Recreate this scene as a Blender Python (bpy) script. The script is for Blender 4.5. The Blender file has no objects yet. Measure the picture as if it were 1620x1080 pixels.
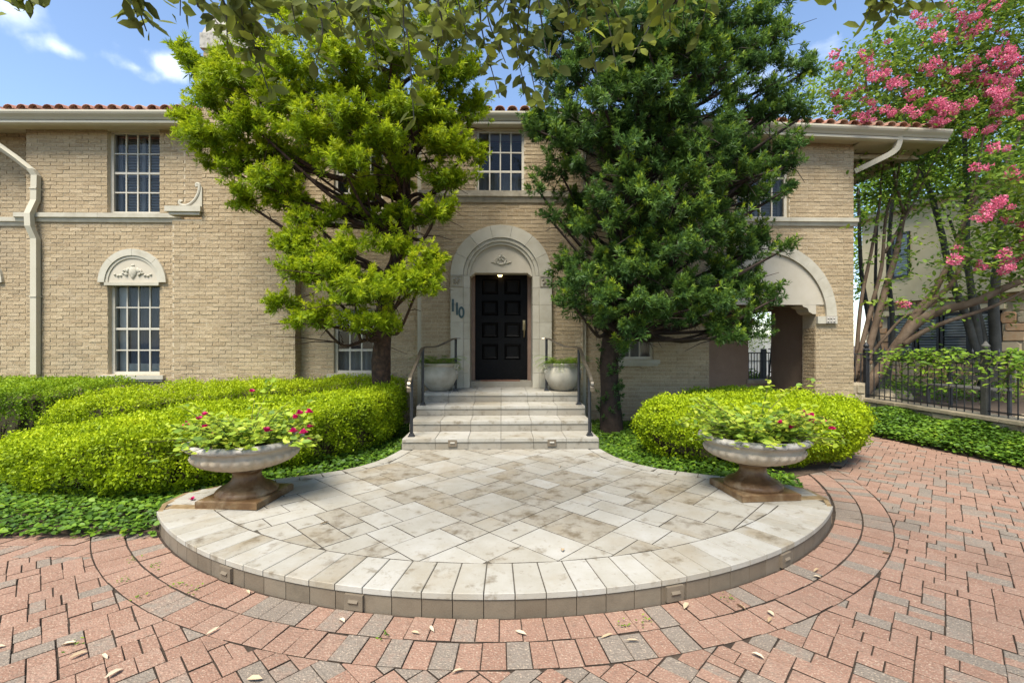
import bpy, math, random
import numpy as np
from mathutils import Vector, Matrix
random.seed(7); rng = np.random.default_rng(11)
C = bpy.context.scene.collection
S = bpy.context.scene
# ------------------------------------------------------------------ camera, sky, sun, exposure
CAMX, CAMZ, YAW, FPX, HOR = 0.014, 1.45, 0.0219, 720.0, 545.0
cam = bpy.data.cameras.new('camera'); camo = bpy.data.objects.new('camera', cam); C.objects.link(camo)
cam.sensor_width = 36; cam.lens = 16; cam.shift_y = 5/1620; cam.clip_start = .05; cam.clip_end = 3000
camo.location = (CAMX, 0, CAMZ); camo.rotation_euler = (math.pi/2, 0, -YAW); S.camera = camo
FWD = np.array((math.sin(YAW), math.cos(YAW), 0)); RGT = np.array((math.cos(YAW), -math.sin(YAW), 0)); UP = np.array((0, 0, 1.))
CAMP = np.array((CAMX, 0, CAMZ))
def ray(px, py): return FWD + RGT*((px-810)/FPX) + UP*((HOR-py)/FPX)
def W(px, py, Y):
    d = ray(px, py); return CAMP + d*(Y/d[1])
def G(px, py, z=0.):
    d = ray(px, py); return CAMP + d*((z-CAMZ)/d[2])
def PX(p):
    v = np.asarray(p)-CAMP; d = v@FWD; return 810+FPX*(v@RGT)/d, HOR-FPX*v[2]/d
SUN_EL, SUN_AZ = math.radians(59), math.radians(203)     # azimuth clockwise from +Y
world = bpy.data.worlds.new('World'); S.world = world; world.use_nodes = True
nt = world.node_tree; nt.nodes.clear()
out = nt.nodes.new('ShaderNodeOutputWorld'); bg = nt.nodes.new('ShaderNodeBackground'); bg.inputs[1].default_value = .115
sky = nt.nodes.new('ShaderNodeTexSky'); sky.sky_type = 'NISHITA'; sky.sun_disc = False
sky.sun_elevation = SUN_EL; sky.sun_rotation = SUN_AZ; sky.air_density = 1.0; sky.dust_density = .6; sky.ozone_density = 1.6
tc = nt.nodes.new('ShaderNodeTexCoord')
def wn(t, **k):
    n = nt.nodes.new(t)
    for a, b in k.items(): setattr(n, a, b)
    return n
cn = wn('ShaderNodeTexNoise'); cn.inputs['Scale'].default_value = 3.2; cn.inputs['Detail'].default_value = 7; cn.inputs['Roughness'].default_value = .55
mp = wn('ShaderNodeMapping'); mp.inputs['Scale'].default_value = (1, 1, 2.2); nt.links.new(tc.outputs['Generated'], mp.inputs['Vector']); nt.links.new(mp.outputs[0], cn.inputs['Vector'])
cr = wn('ShaderNodeMapRange'); cr.inputs[1].default_value = .63; cr.inputs[2].default_value = .85; cr.inputs[4].default_value = .6; nt.links.new(cn.outputs['Fac'], cr.inputs[0])
fac = cr.outputs[0]
fn = wn('ShaderNodeTexNoise'); fn.inputs['Scale'].default_value = 16; fn.inputs['Detail'].default_value = 8; nt.links.new(tc.outputs['Generated'], fn.inputs['Vector'])
for (cx, cy, rad, amp) in ((97, 78, .02, .6), (215, 108, .02, .65), (255, 98, .028, .65), (8, 8, .03, .4)):
    d = ray(cx, cy); d = d/np.linalg.norm(d)
    sb = wn('ShaderNodeVectorMath', operation='SUBTRACT'); sb.inputs[1].default_value = d; nt.links.new(tc.outputs['Generated'], sb.inputs[0])
    sc = wn('ShaderNodeVectorMath', operation='MULTIPLY'); sc.inputs[1].default_value = (1, 1, 2.1); nt.links.new(sb.outputs[0], sc.inputs[0])
    ln = wn('ShaderNodeVectorMath', operation='LENGTH'); nt.links.new(sc.outputs[0], ln.inputs[0])
    ma = wn('ShaderNodeMath', operation='MULTIPLY_ADD'); ma.inputs[1].default_value = rad*6; nt.links.new(fn.outputs['Fac'], ma.inputs[0]); nt.links.new(ln.outputs['Value'], ma.inputs[2])
    r = wn('ShaderNodeMapRange'); r.interpolation_type = 'SMOOTHSTEP'; r.inputs[1].default_value = rad*4.6; r.inputs[2].default_value = rad*1.9; r.inputs[3].default_value = 0; r.inputs[4].default_value = amp; nt.links.new(ma.outputs[0], r.inputs[0])
    mx = wn('ShaderNodeMath', operation='MAXIMUM'); nt.links.new(fac, mx.inputs[0]); nt.links.new(r.outputs[0], mx.inputs[1]); fac = mx.outputs[0]
mixc = wn('ShaderNodeMixRGB'); mixc.inputs[2].default_value = (7.5, 7.7, 8.0, 1)
nt.links.new(fac, mixc.inputs[0]); nt.links.new(sky.outputs[0], mixc.inputs[1]); nt.links.new(mixc.outputs[0], bg.inputs[0]); nt.links.new(bg.outputs[0], out.inputs[0])
sun = bpy.data.lights.new('sun', 'SUN'); sun.energy = 3.4; sun.angle = math.radians(26); sun.color = (1, .95, .86)
suno = bpy.data.objects.new('sun', sun); C.objects.link(suno)
sd = Vector((math.sin(SUN_AZ)*math.cos(SUN_EL), math.cos(SUN_AZ)*math.cos(SUN_EL), math.sin(SUN_EL)))
suno.rotation_euler = sd.to_track_quat('Z', 'Y').to_euler(); suno.location = (0, 0, 30)
S.view_settings.view_transform = 'Standard'; S.view_settings.look = 'None'; S.view_settings.exposure = 1.3; S.view_settings.gamma = 1
S.render.engine = 'CYCLES'; S.cycles.max_bounces = 7; S.cycles.transparent_max_bounces = 8

# ------------------------------------------------------------------ materials
M = {}
def mat(name, cols, scale=8, rough=.8, bump=.0, bscale=60, attr=.0, detail=5, spec=.3, transl=0, speck=None, metal=0, stain=None, coat=0):
    """cols: 2-4 colours on a ramp driven by noise mixed with the per-face attribute 'tone' (attr = its weight)"""
    m = bpy.data.materials.new(name); m.use_nodes = True; t = m.node_tree; N = t.nodes; L = t.links; N.clear()
    o = N.new('ShaderNodeOutputMaterial'); b = N.new('ShaderNodeBsdfPrincipled'); b.inputs['Roughness'].default_value = rough
    b.inputs['Specular IOR Level'].default_value = spec; b.inputs['Metallic'].default_value = metal; b.inputs['Coat Weight'].default_value = coat
    tcn = N.new('ShaderNodeNewGeometry'); src = tcn.outputs['Position']
    nz = N.new('ShaderNodeTexNoise'); nz.inputs['Scale'].default_value = scale; nz.inputs['Detail'].default_value = detail; nz.inputs['Roughness'].default_value = .6; L.new(src, nz.inputs['Vector'])
    st = N.new('ShaderNodeMapRange'); st.inputs[1].default_value = .28; st.inputs[2].default_value = .72; L.new(nz.outputs['Fac'], st.inputs[0]); f = st.outputs[0]
    if attr > 0:
        at = N.new('ShaderNodeAttribute'); at.attribute_name = 'tone'
        mx = N.new('ShaderNodeMix'); mx.inputs[0].default_value = attr; L.new(f, mx.inputs[2]); L.new(at.outputs['Fac'], mx.inputs[3]); f = mx.outputs[0]
    cr_ = N.new('ShaderNodeValToRGB'); e = cr_.color_ramp.elements
    while len(e) < len(cols): e.new(.5)
    for i, c in enumerate(cols): e[i].position = i/(len(cols)-1); e[i].color = (*c, 1)
    L.new(f, cr_.inputs[0]); colr = cr_.outputs[0]
    if speck:                       # (scale, amount, colour)
        n2 = N.new('ShaderNodeTexNoise'); n2.inputs['Scale'].default_value = speck[0]; n2.inputs['Detail'].default_value = 2; L.new(src, n2.inputs['Vector'])
        r2 = N.new('ShaderNodeMapRange'); r2.inputs[1].default_value = .56; r2.inputs[2].default_value = .68; r2.inputs[4].default_value = speck[1]; L.new(n2.outputs['Fac'], r2.inputs[0])
        m2 = N.new('ShaderNodeMixRGB'); m2.inputs[2].default_value = (*speck[2], 1); L.new(r2.outputs[0], m2.inputs[0]); L.new(colr, m2.inputs[1]); colr = m2.outputs[0]
    if stain:                       # (scale, lo, hi, colour, amount)
        for (ss, lo, hi, sc_, am) in stain:
            n3 = N.new('ShaderNodeTexNoise'); n3.inputs['Scale'].default_value = ss; n3.inputs['Detail'].default_value = 6; n3.inputs['Roughness'].default_value = .65; L.new(src, n3.inputs['Vector'])
            r3 = N.new('ShaderNodeMapRange'); r3.inputs[1].default_value = lo; r3.inputs[2].default_value = hi; r3.inputs[4].default_value = am; L.new(n3.outputs['Fac'], r3.inputs[0])
            m3 = N.new('ShaderNodeMixRGB'); m3.inputs[2].default_value = (*sc_, 1); L.new(r3.outputs[0], m3.inputs[0]); L.new(colr, m3.inputs[1]); colr = m3.outputs[0]
    L.new(colr, b.inputs['Base Color'])
    if bump:
        nb = N.new('ShaderNodeTexNoise'); nb.inputs['Scale'].default_value = bscale; nb.inputs['Detail'].default_value = 4; L.new(src, nb.inputs['Vector'])
        bp = N.new('ShaderNodeBump'); bp.inputs['Strength'].default_value = bump; bp.inputs['Distance'].default_value = .01; L.new(nb.outputs['Fac'], bp.inputs['Height']); L.new(bp.outputs[0], b.inputs['Normal'])
    sh = b.outputs[0]
    if transl:
        tr = N.new('ShaderNodeBsdfTranslucent'); L.new(colr, tr.inputs[0]); ms = N.new('ShaderNodeMixShader'); ms.inputs[0].default_value = transl
        L.new(sh, ms.inputs[1]); L.new(tr.outputs[0], ms.inputs[2]); sh = ms.outputs[0]
    L.new(sh, o.inputs[0]); M[name] = m; m['b'] = 1
    return m
mat('house_brick', [(0.235,0.162,0.09), (0.336,0.249,0.143), (0.414,0.319,0.193), (0.504,0.403,0.258)], 34, .95, 1.2, 75, .42, speck=(110, .7, (.14,.1,.06)), stain=[(.6,.5,.75,(.23,.185,.125),.55), (2.5,.58,.78,(.46,.39,.28),.45), (9,.6,.75,(.19,.145,.09),.4)])
mat('mortar', [(0.418,0.341,0.226), (0.495,0.413,0.286)], 20, .95, .5, 100, stain=[(.6,.5,.75,(.27,.22,.15),.5)])
mat('cast_stone', [(.33,.295,.22), (.41,.375,.29), (.46,.425,.34)], 5, .88, .15, 160, .35, stain=[(2.2,.52,.78,(.24,.205,.14),.45), (40,.6,.75,(.26,.22,.16),.4)])
mat('stone_dark', [(.17,.15,.11), (.3,.26,.19), (.42,.37,.28)], 9, .9, .2, 100, .3)
mat('cream_paint', [(.41,.37,.27), (.45,.41,.31)], 3, .6, 0, spec=.3, stain=[(3,.6,.8,(.34,.3,.21),.35)])
mat('soffit_paint', [(.42,.355,.25), (.47,.405,.295)], 3, .8)
mat('stucco_panel', [(.41,.36,.27), (.46,.41,.32)], 4, .9, .15, 200, stain=[(3,.55,.75,(.34,.3,.22),.5)])
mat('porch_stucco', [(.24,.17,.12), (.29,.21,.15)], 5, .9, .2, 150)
mat('roof_tile', [(.13,.06,.04), (.28,.12,.075), (.36,.18,.12), (.4,.28,.21)], 9, .85, .3, 70, .6, stain=[(14,.55,.7,(.05,.04,.035),.7)])
mat('door_black', [(.002,.002,.002), (.005,.0045,.004)], 12, .55, .3, 40, spec=.12)
mat('jamb_wood', [(.16,.1,.07), (.22,.145,.1)], 8, .6)
mat('brass', [(.32,.25,.13), (.42,.34,.2)], 20, .4, metal=.9)
mat('iron', [(.012,.013,.014), (.03,.03,.032)], 20, .5, .1, 80, spec=.5)
mat('rail_cap', [(.16,.135,.1), (.27,.23,.17)], 20, .35, metal=.8)
mat('number_metal', [(.03,.06,.065), (.07,.11,.11)], 30, .45, metal=.4)
mat('window_paint', [(.42,.385,.3), (.48,.44,.36)], 4, .6)
mat('curtain_blue', [(.09,.105,.13), (.13,.15,.18)], 3, .9)
mat('curtain_pale', [(.36,.36,.33), (.44,.44,.41)], 3, .9)
mat('shutter_grey', [(.19,.19,.175), (.26,.26,.24)], 3, .8)
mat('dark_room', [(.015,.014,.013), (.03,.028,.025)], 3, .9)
mat('terrace_tile', [(0.238,0.21,0.157), (0.293,0.267,0.212), (0.336,0.312,0.259), (0.383,0.363,0.319)], 5, .85, .15, 120, .5, stain=[(1.4,.5,.68,(.26,.21,.135),.6), (7,.57,.69,(.125,.092,.05),.7), (24,.58,.73,(.17,.132,.082),.5)])
mat('terrace_tile_worn', [(0.217,0.187,0.134), (0.281,0.251,0.194), (0.323,0.297,0.242)], 5, .85, .15, 120, .5, stain=[(2.6,.48,.64,(.23,.18,.108),.65), (7,.5,.66,(.1,.072,.038),.8), (24,.54,.71,(.14,.106,.065),.5)])
mat('terrace_grout', [(.04,.032,.022), (.09,.075,.054)], 20, .95)
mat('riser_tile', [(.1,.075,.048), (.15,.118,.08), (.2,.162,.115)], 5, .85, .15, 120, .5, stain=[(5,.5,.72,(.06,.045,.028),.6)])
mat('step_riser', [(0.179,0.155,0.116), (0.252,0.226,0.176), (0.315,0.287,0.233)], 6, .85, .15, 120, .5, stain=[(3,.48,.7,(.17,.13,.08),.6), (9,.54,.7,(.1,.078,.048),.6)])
mat('brown_stain_tile', [(.13,.085,.04), (.24,.165,.085), (.36,.27,.16)], 9, .5, .1, 100)
mat('paver', [(0.157,0.132,0.102), (0.204,0.166,0.128), (0.276,0.162,0.111), (0.234,0.132,0.088), (0.297,0.191,0.136)], 25, .95, .9, 90, .8, speck=(120, .7, (.45,.35,.25)), stain=[(1.1,.5,.76,(.14,.098,.07),.55), (30,.52,.68,(.12,.085,.062),.45)])
mat('joint_sand', [(.022,.015,.01), (.06,.042,.028)], 30, .95, .4, 90, stain=[(6,.6,.75,(.2,.16,.11),.5)])
mat('soil', [(.05,.033,.022), (.1,.07,.045)], 12, .95, .6, 40)
mat('urn_bowl', [(.31,.245,.165), (.4,.33,.235), (.46,.39,.295)], 7, .88, .15, 140, stain=[(9,.54,.7,(.2,.155,.1),.5)])
mat('urn_rim', [(.24,.22,.18), (.36,.33,.28), (.43,.4,.34)], 14, .9, .35, 90, stain=[(16,.52,.66,(.1,.09,.07),.6)])
mat('urn_wet', [(.06,.028,.01), (.115,.062,.025), (.22,.14,.065)], 7, .45, .2, 70, spec=.3, stain=[(4,.5,.66,(.29,.22,.13),.75), (14,.56,.7,(.05,.025,.01),.6)])
mat('pot_clay', [(.28,.25,.19), (.34,.31,.245), (.38,.35,.285)], 6, .85, .1, 120, stain=[(4,.52,.72,(.22,.18,.12),.55)])
mat('bark_brown', [(.018,.011,.007), (.05,.03,.02), (.1,.052,.03)], 14, .95, 1.0, 26)
mat('bark_dark', [(.018,.013,.009), (.045,.03,.021)], 12, .95, .8, 40)
mat('bark_myrtle', [(.075,.048,.028), (.14,.095,.06), (.2,.145,.096)], 5, .8, .4, 30)
mat('bark_grey', [(.05,.048,.04), (.1,.095,.08)], 6, .9, .5, 40)
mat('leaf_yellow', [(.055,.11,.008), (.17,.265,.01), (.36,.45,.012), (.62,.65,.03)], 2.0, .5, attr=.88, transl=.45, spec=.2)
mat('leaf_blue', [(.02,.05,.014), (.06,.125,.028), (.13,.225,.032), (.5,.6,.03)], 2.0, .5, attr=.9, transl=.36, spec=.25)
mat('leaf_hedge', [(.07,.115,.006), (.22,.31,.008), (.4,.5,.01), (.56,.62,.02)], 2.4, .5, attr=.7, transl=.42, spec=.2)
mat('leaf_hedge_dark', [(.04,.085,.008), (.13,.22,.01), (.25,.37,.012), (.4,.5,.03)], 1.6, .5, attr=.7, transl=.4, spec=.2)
mat('leaf_ivy', [(.02,.05,.006), (.065,.135,.012), (.14,.25,.018), (.3,.4,.03)], 2.5, .5, attr=.8, transl=.28, spec=.25)
mat('leaf_oak', [(.075,.085,.025), (.14,.16,.038), (.22,.25,.045), (.42,.46,.05)], 3, .6, attr=.85, transl=.5, spec=.2)
mat('leaf_myrtle', [(.04,.085,.016), (.09,.165,.025), (.18,.27,.03), (.34,.42,.045)], 2, .55, attr=.8, transl=.45, spec=.2)
mat('leaf_far', [(.05,.11,.016), (.12,.22,.022), (.24,.37,.03), (.42,.54,.06)], 1, .55, attr=.8, transl=.48, spec=.2)
mat('leaf_boug', [(.08,.16,.03), (.2,.32,.04), (.42,.52,.05), (.62,.62,.08)], 3, .5, attr=.8, transl=.42, spec=.25)
mat('leaf_dry', [(.3,.2,.1), (.42,.32,.2), (.5,.42,.3)], 5, .8, attr=.8)
mat('petal_pink', [(.6,.085,.17), (.72,.16,.27), (.8,.36,.43)], 8, .7, attr=.8, transl=.3)
mat('petal_magenta', [(.42,.005,.09), (.6,.01,.14), (.7,.05,.22)], 8, .55, attr=.6, transl=.3)
mat('neighbour_stucco', [(.5,.42,.25), (.56,.48,.3)], 2, .9, .15, 120)
mat('neighbour_stone', [(.36,.29,.19), (.46,.37,.24), (.42,.24,.12), (.5,.43,.32)], 9, .9, .4, 40, .75)
mat('retaining_stone', [(.2,.17,.12), (.32,.26,.17), (.4,.33,.22), (.3,.18,.1)], 9, .9, .5, 40, .7, stain=[(6,.5,.7,(.1,.09,.06),.5)])
mat('blind_white', [(.75,.75,.72), (.8,.8,.78)], 3, .6)
mat('white_wall', [(.7,.7,.69), (.76,.76,.75)], 2, .8)
mat('blue_paint', [(.02,.2,.42), (.03,.25,.5)], 5, .5)
mat('yellow_paint', [(.55,.36,.04), (.65,.45,.06)], 5, .5)
mat('doormat', [(.13,.06,.035), (.22,.11,.07)], 60, .95, .5, 200)
mat('twig', [(.05,.045,.02), (.1,.08,.04)], 20, .95)
mat('metal_light', [(.3,.28,.25), (.38,.36,.32)], 20, .45, metal=.6)
def emit(name, col, s):
    m = bpy.data.materials.new(name); m.use_nodes = True; b = m.node_tree.nodes['Principled BSDF']; b.inputs['Emission Color'].default_value = (*col, 1); b.inputs['Emission Strength'].default_value = s; b.inputs['Base Color'].default_value = (*col, 1); M[name] = m
emit('bulb', (1, .62, .25), 3)
def glassmat(name, refl, tint):
    m = bpy.data.materials.new(name); m.use_nodes = True; t = m.node_tree; t.nodes.clear(); L = t.links
    o = t.nodes.new('ShaderNodeOutputMaterial'); a = t.nodes.new('ShaderNodeBsdfTransparent'); a.inputs[0].default_value = (*tint, 1)
    g = t.nodes.new('ShaderNodeBsdfGlossy'); g.inputs['Roughness'].default_value = .03; x = t.nodes.new('ShaderNodeMixShader')
    fr = t.nodes.new('ShaderNodeFresnel'); fr.inputs[0].default_value = 1.3; ad = t.nodes.new('ShaderNodeMath'); ad.operation = 'ADD'; ad.inputs[1].default_value = refl; L.new(fr.outputs[0], ad.inputs[0])
    L.new(ad.outputs[0], x.inputs[0]); L.new(a.outputs[0], x.inputs[1]); L.new(g.outputs[0], x.inputs[2]); L.new(x.outputs[0], o.inputs[0]); M[name] = m
glassmat('glass', .01, (.85,.88,.9))

# ------------------------------------------------------------------ mesh helpers
WL = {}          # world location of each object (no parent is ever rotated)
def link(o, parent, wl):
    C.objects.link(o); wl = np.array(wl, float); WL[o] = wl
    if parent is not None: o.parent = parent; o.location = wl - WL[parent]
    else: o.location = wl
    return o
def tag(o, label=None, cat=None, group=None, kind=None):
    if label: o['label'] = label
    if cat: o['category'] = cat
    if group: o['group'] = group
    if kind: o['kind'] = kind
    return o
def empty(name, loc, label=None, cat=None, group=None, kind=None, parent=None):
    o = bpy.data.objects.new(name, None); o.empty_display_size = .1
    return tag(link(o, parent, loc), label, cat, group, kind)
def mk(name, V, F, m, parent=None, smooth=False, tone=None, kind=None, origin=None, m2=None, mi=None):
    V = np.asarray(V, float); me = bpy.data.meshes.new(name)
    c = (V.min(0)+V.max(0))/2 if origin is None else np.array(origin, float)
    if origin is None: c[2] = V[:, 2].min()
    me.from_pydata((V-c).tolist(), [], F)
    me.materials.append(M[m])
    if m2: me.materials.append(M[m2]); me.polygons.foreach_set('material_index', np.asarray(mi, np.int32))
    if tone is not None:
        a = me.attributes.new('tone', 'FLOAT', 'FACE'); a.data.foreach_set('value', np.broadcast_to(np.asarray(tone, np.float32), (len(me.polygons),)).copy())
    if smooth: me.polygons.foreach_set('use_smooth', [True]*len(me.polygons))
    o = bpy.data.objects.new(name, me); link(o, parent, c)
    if kind: o['kind'] = kind
    return o
def mkq(name, V, nper, quads, m, parent=None, tone=None, kind=None, smooth=False):
    """V (n*nper,3) flat; quads: faces of one element (all quads or all tris)"""
    V = np.asarray(V, np.float32); n = len(V)//nper; q = np.asarray(quads, np.int32); fl = q.shape[1]
    idx = (np.arange(n, dtype=np.int32)[:, None, None]*nper + q[None]).reshape(-1)
    c = (V.min(0)+V.max(0))/2; c[2] = V[:, 2].min()
    me = bpy.data.meshes.new(name); nf = n*len(q)
    me.vertices.add(len(V)); me.vertices.foreach_set('co', (V-c).ravel())
    me.loops.add(len(idx)); me.loops.foreach_set('vertex_index', idx)
    me.polygons.add(nf); me.polygons.foreach_set('loop_start', np.arange(nf, dtype=np.int32)*fl); me.polygons.foreach_set('loop_total', np.full(nf, fl, np.int32))
    if smooth: me.polygons.foreach_set('use_smooth', np.ones(nf, bool))
    me.materials.append(M[m])
    if tone is not None:
        a = me.attributes.new('tone', 'FLOAT', 'FACE'); a.data.foreach_set('value', np.repeat(np.asarray(tone, np.float32), len(q)))
    me.update(calc_edges=True); me.validate()
    o = bpy.data.objects.new(name, me); link(o, parent, c)
    if kind: o['kind'] = kind
    return o
BF = [(0,3,2,1), (4,5,6,7), (0,1,5,4), (1,2,6,5), (2,3,7,6), (3,0,4,7)]
def boxv(x0, x1, y0, y1, z0, z1):
    return [(x0,y0,z0),(x1,y0,z0),(x1,y1,z0),(x0,y1,z0),(x0,y0,z1),(x1,y0,z1),(x1,y1,z1),(x0,y1,z1)]
class MB:
    def __init__(s): s.V = []; s.F = []; s.T = []; s.I = []
    def add(s, V, F, t=0.5, mi=None):
        s.I += list(mi) if mi is not None else [0]*len(F); n = len(s.V); s.V += [tuple(v) for v in V]; s.F += [tuple(i+n for i in f) for f in F]; s.T += [t]*len(F); return s
    def box(s, *a, t=.5): return s.add(boxv(*a), BF, t)
    def prism(s, poly, z0, z1, t=.5):
        n = len(poly); return s.add([(x, y, z0) for x, y in poly]+[(x, y, z1) for x, y in poly], [tuple(range(n))[::-1], tuple(range(n, 2*n))]+[(i, (i+1)%n, n+(i+1)%n, n+i) for i in range(n)], t)
    def tube(s, pts, rad, seg=8, t=.5, cap=True):
        V, F = tube(pts, rad, seg, cap); return s.add(V, F, t)
    def build(s, name, m, parent=None, smooth=False, kind=None, m2=None): return mk(name, s.V, s.F, m, parent, smooth, s.T, kind, m2=m2, mi=s.I)
def tube(pts, rad, seg=8, cap=True):
    P = np.asarray(pts, float); n = len(P); R = np.broadcast_to(np.asarray(rad, float), (n,))
    T = np.gradient(P, axis=0); T /= np.linalg.norm(T, axis=1)[:, None]+1e-9
    u = np.cross(T[0], (0, 0, 1.)); u = np.cross(T[0], (1., 0, 0)) if np.linalg.norm(u) < .1 else u; u /= np.linalg.norm(u)
    V = []; a = np.arange(seg)*2*math.pi/seg
    for i in range(n):
        u = u - T[i]*(u@T[i]); u /= np.linalg.norm(u)+1e-9; v = np.cross(T[i], u)
        V += list(P[i]+R[i]*(np.cos(a)[:, None]*u+np.sin(a)[:, None]*v))
    F = [(i*seg+j, i*seg+(j+1)%seg, (i+1)*seg+(j+1)%seg, (i+1)*seg+j) for i in range(n-1) for j in range(seg)]
    if cap: F += [tuple(range(seg))[::-1], tuple(range((n-1)*seg, n*seg))]
    return V, F
def smoothpts(P, k=5):
    """Catmull-Rom through points (any dimension)"""
    P = np.asarray(P, float); Q = np.vstack([2*P[0]-P[1], P, 2*P[-1]-P[-2]]); o = []
    for i in range(1, len(Q)-2):
        for t in np.arange(k)/k:
            o.append(.5*((2*Q[i])+(Q[i+1]-Q[i-1])*t+(2*Q[i-1]-5*Q[i]+4*Q[i+1]-Q[i+2])*t*t+(3*Q[i]-Q[i-1]-3*Q[i+1]+Q[i+2])*t**3))
    return np.array(o+[P[-1]])
def lathe(prof, seg=48, mod=None, cx=0, cy=0, cz=0):
    V = []; n = len(prof)
    for i, (r, z) in enumerate(prof):
        for j in range(seg):
            a = 2*math.pi*j/seg; k = mod(i, a) if mod else 1
            V.append((cx+r*k*math.cos(a), cy+r*k*math.sin(a), cz+z))
    F = [(i*seg+j, i*seg+(j+1)%seg, (i+1)*seg+(j+1)%seg, (i+1)*seg+j) for i in range(n-1) for j in range(seg)]
    return V, F
def box(name, x0, x1, y0, y1, z0, z1, m, parent=None, tone=.5, kind=None):
    return mk(name, boxv(x0, x1, y0, y1, z0, z1), BF, m, parent, False, tone, kind)
def clip(poly, nx, ny, d):
    """keep the part of a convex polygon with nx*x+ny*y <= d"""
    o = []; n = len(poly)
    for i in range(n):
        a, b = poly[i], poly[(i+1)%n]; fa = nx*a[0]+ny*a[1]-d; fb = nx*b[0]+ny*b[1]-d
        if fa <= 0: o.append(a)
        if fa*fb < 0: t = fa/(fa-fb); o.append((a[0]+t*(b[0]-a[0]), a[1]+t*(b[1]-a[1])))
    return o
def area(p): return abs(sum(p[i][0]*p[(i+1)%len(p)][1]-p[(i+1)%len(p)][0]*p[i][1] for i in range(len(p))))/2 if len(p) > 2 else 0
def inset(poly, g):
    """shrink convex ccw polygon by g"""
    s = sum(poly[i][0]*poly[(i+1)%len(poly)][1]-poly[(i+1)%len(poly)][0]*poly[i][1] for i in range(len(poly)))
    if s < 0: poly = poly[::-1]
    r = poly; n = len(poly)
    for i in range(n):
        a, b = poly[i], poly[(i+1)%n]; ex, ey = b[0]-a[0], b[1]-a[1]; l = math.hypot(ex, ey)
        if l < 1e-5: continue
        nx, ny = ey/l, -ex/l; r = clip(r, nx, ny, nx*a[0]+ny*a[1]-g)
        if len(r) < 3: return []
    return r
def slab(poly, z0, z1, ch=.004, tilt=0):
    """paving piece with a small chamfer, no bottom"""
    ins = inset(poly, ch)
    if len(ins) != len(poly): ins = None
    n = len(poly); s = sum(poly[i][0]*poly[(i+1)%n][1]-poly[(i+1)%n][0]*poly[i][1] for i in range(n))
    if s < 0: poly = poly[::-1]
    cx = sum(p[0] for p in poly)/n; cy = sum(p[1] for p in poly)/n
    ta, tb = random.uniform(-tilt, tilt), random.uniform(-tilt, tilt)
    dz = lambda p: ta*(p[0]-cx)+tb*(p[1]-cy)
    if ins:
        V = [(x, y, z0) for x, y in poly]+[(p[0], p[1], z1-ch+dz(p)) for p in poly]+[(p[0], p[1], z1+dz(p)) for p in ins]
        # match inset vertex order to the outline
        k = min(range(n), key=lambda j: (ins[j][0]-poly[0][0])**2+(ins[j][1]-poly[0][1])**2); ins2 = ins[k:]+ins[:k]
        V[2*n:] = [(p[0], p[1], z1+dz(p)) for p in ins2]
        F = [(i, (i+1)%n, n+(i+1)%n, n+i) for i in range(n)]+[(n+i, n+(i+1)%n, 2*n+(i+1)%n, 2*n+i) for i in range(n)]+[tuple(range(2*n, 3*n))]
    else:
        V = [(x, y, z0) for x, y in poly]+[(p[0], p[1], z1+dz(p)) for p in poly]
        F = [(i, (i+1)%n, n+(i+1)%n, n+i) for i in range(n)]+[tuple(range(n, 2*n))]
    return V, F
def sides(F):
    n = len(F[-1]); return [1 if i < n else 0 for i in range(len(F))]      # the first n faces of a slab are its soil-stained sides
def unit(A): return A/(np.linalg.norm(A, axis=-1, keepdims=True)+1e-9)
LEAF4 = [(0,1,2,3)]; LEAF6 = [(0,1,2,3), (0,3,4,5)]
def leaves(name, P, D, N, Ln, Wd, tone, m, parent=None, kind=None, wide=False, fold=.15, droop=0):
    """one blade per row: base P, direction D, normal N"""
    P, D, N = np.asarray(P), unit(np.asarray(D)), np.asarray(N); Sd = unit(np.cross(D, N)); Nn = np.cross(Sd, D)
    Ln = np.broadcast_to(np.asarray(Ln), (len(P),))[:, None]; Wd = np.broadcast_to(np.asarray(Wd), (len(P),))[:, None]
    if not wide:
        mid = P+D*Ln*.45+Nn*Ln*.06
        V = np.stack([P, mid+Sd*Wd/2, P+D*Ln-Nn*Ln*droop, mid-Sd*Wd/2], 1).reshape(-1, 3)
        return mkq(name, V, 4, LEAF4, m, parent, tone, kind)
    up = Nn*Wd*fold
    V = np.stack([P, P+D*Ln*.3+Sd*Wd*.45+up, P+D*Ln*.68+Sd*Wd*.45+up, P+D*Ln-Nn*Ln*droop, P+D*Ln*.68-Sd*Wd*.45+up, P+D*Ln*.3-Sd*Wd*.45+up], 1).reshape(-1, 3)
    return mkq(name, V, 6, LEAF6, m, parent, tone, kind)
def rdir(n): return unit(rng.normal(size=(n, 3)))
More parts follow.
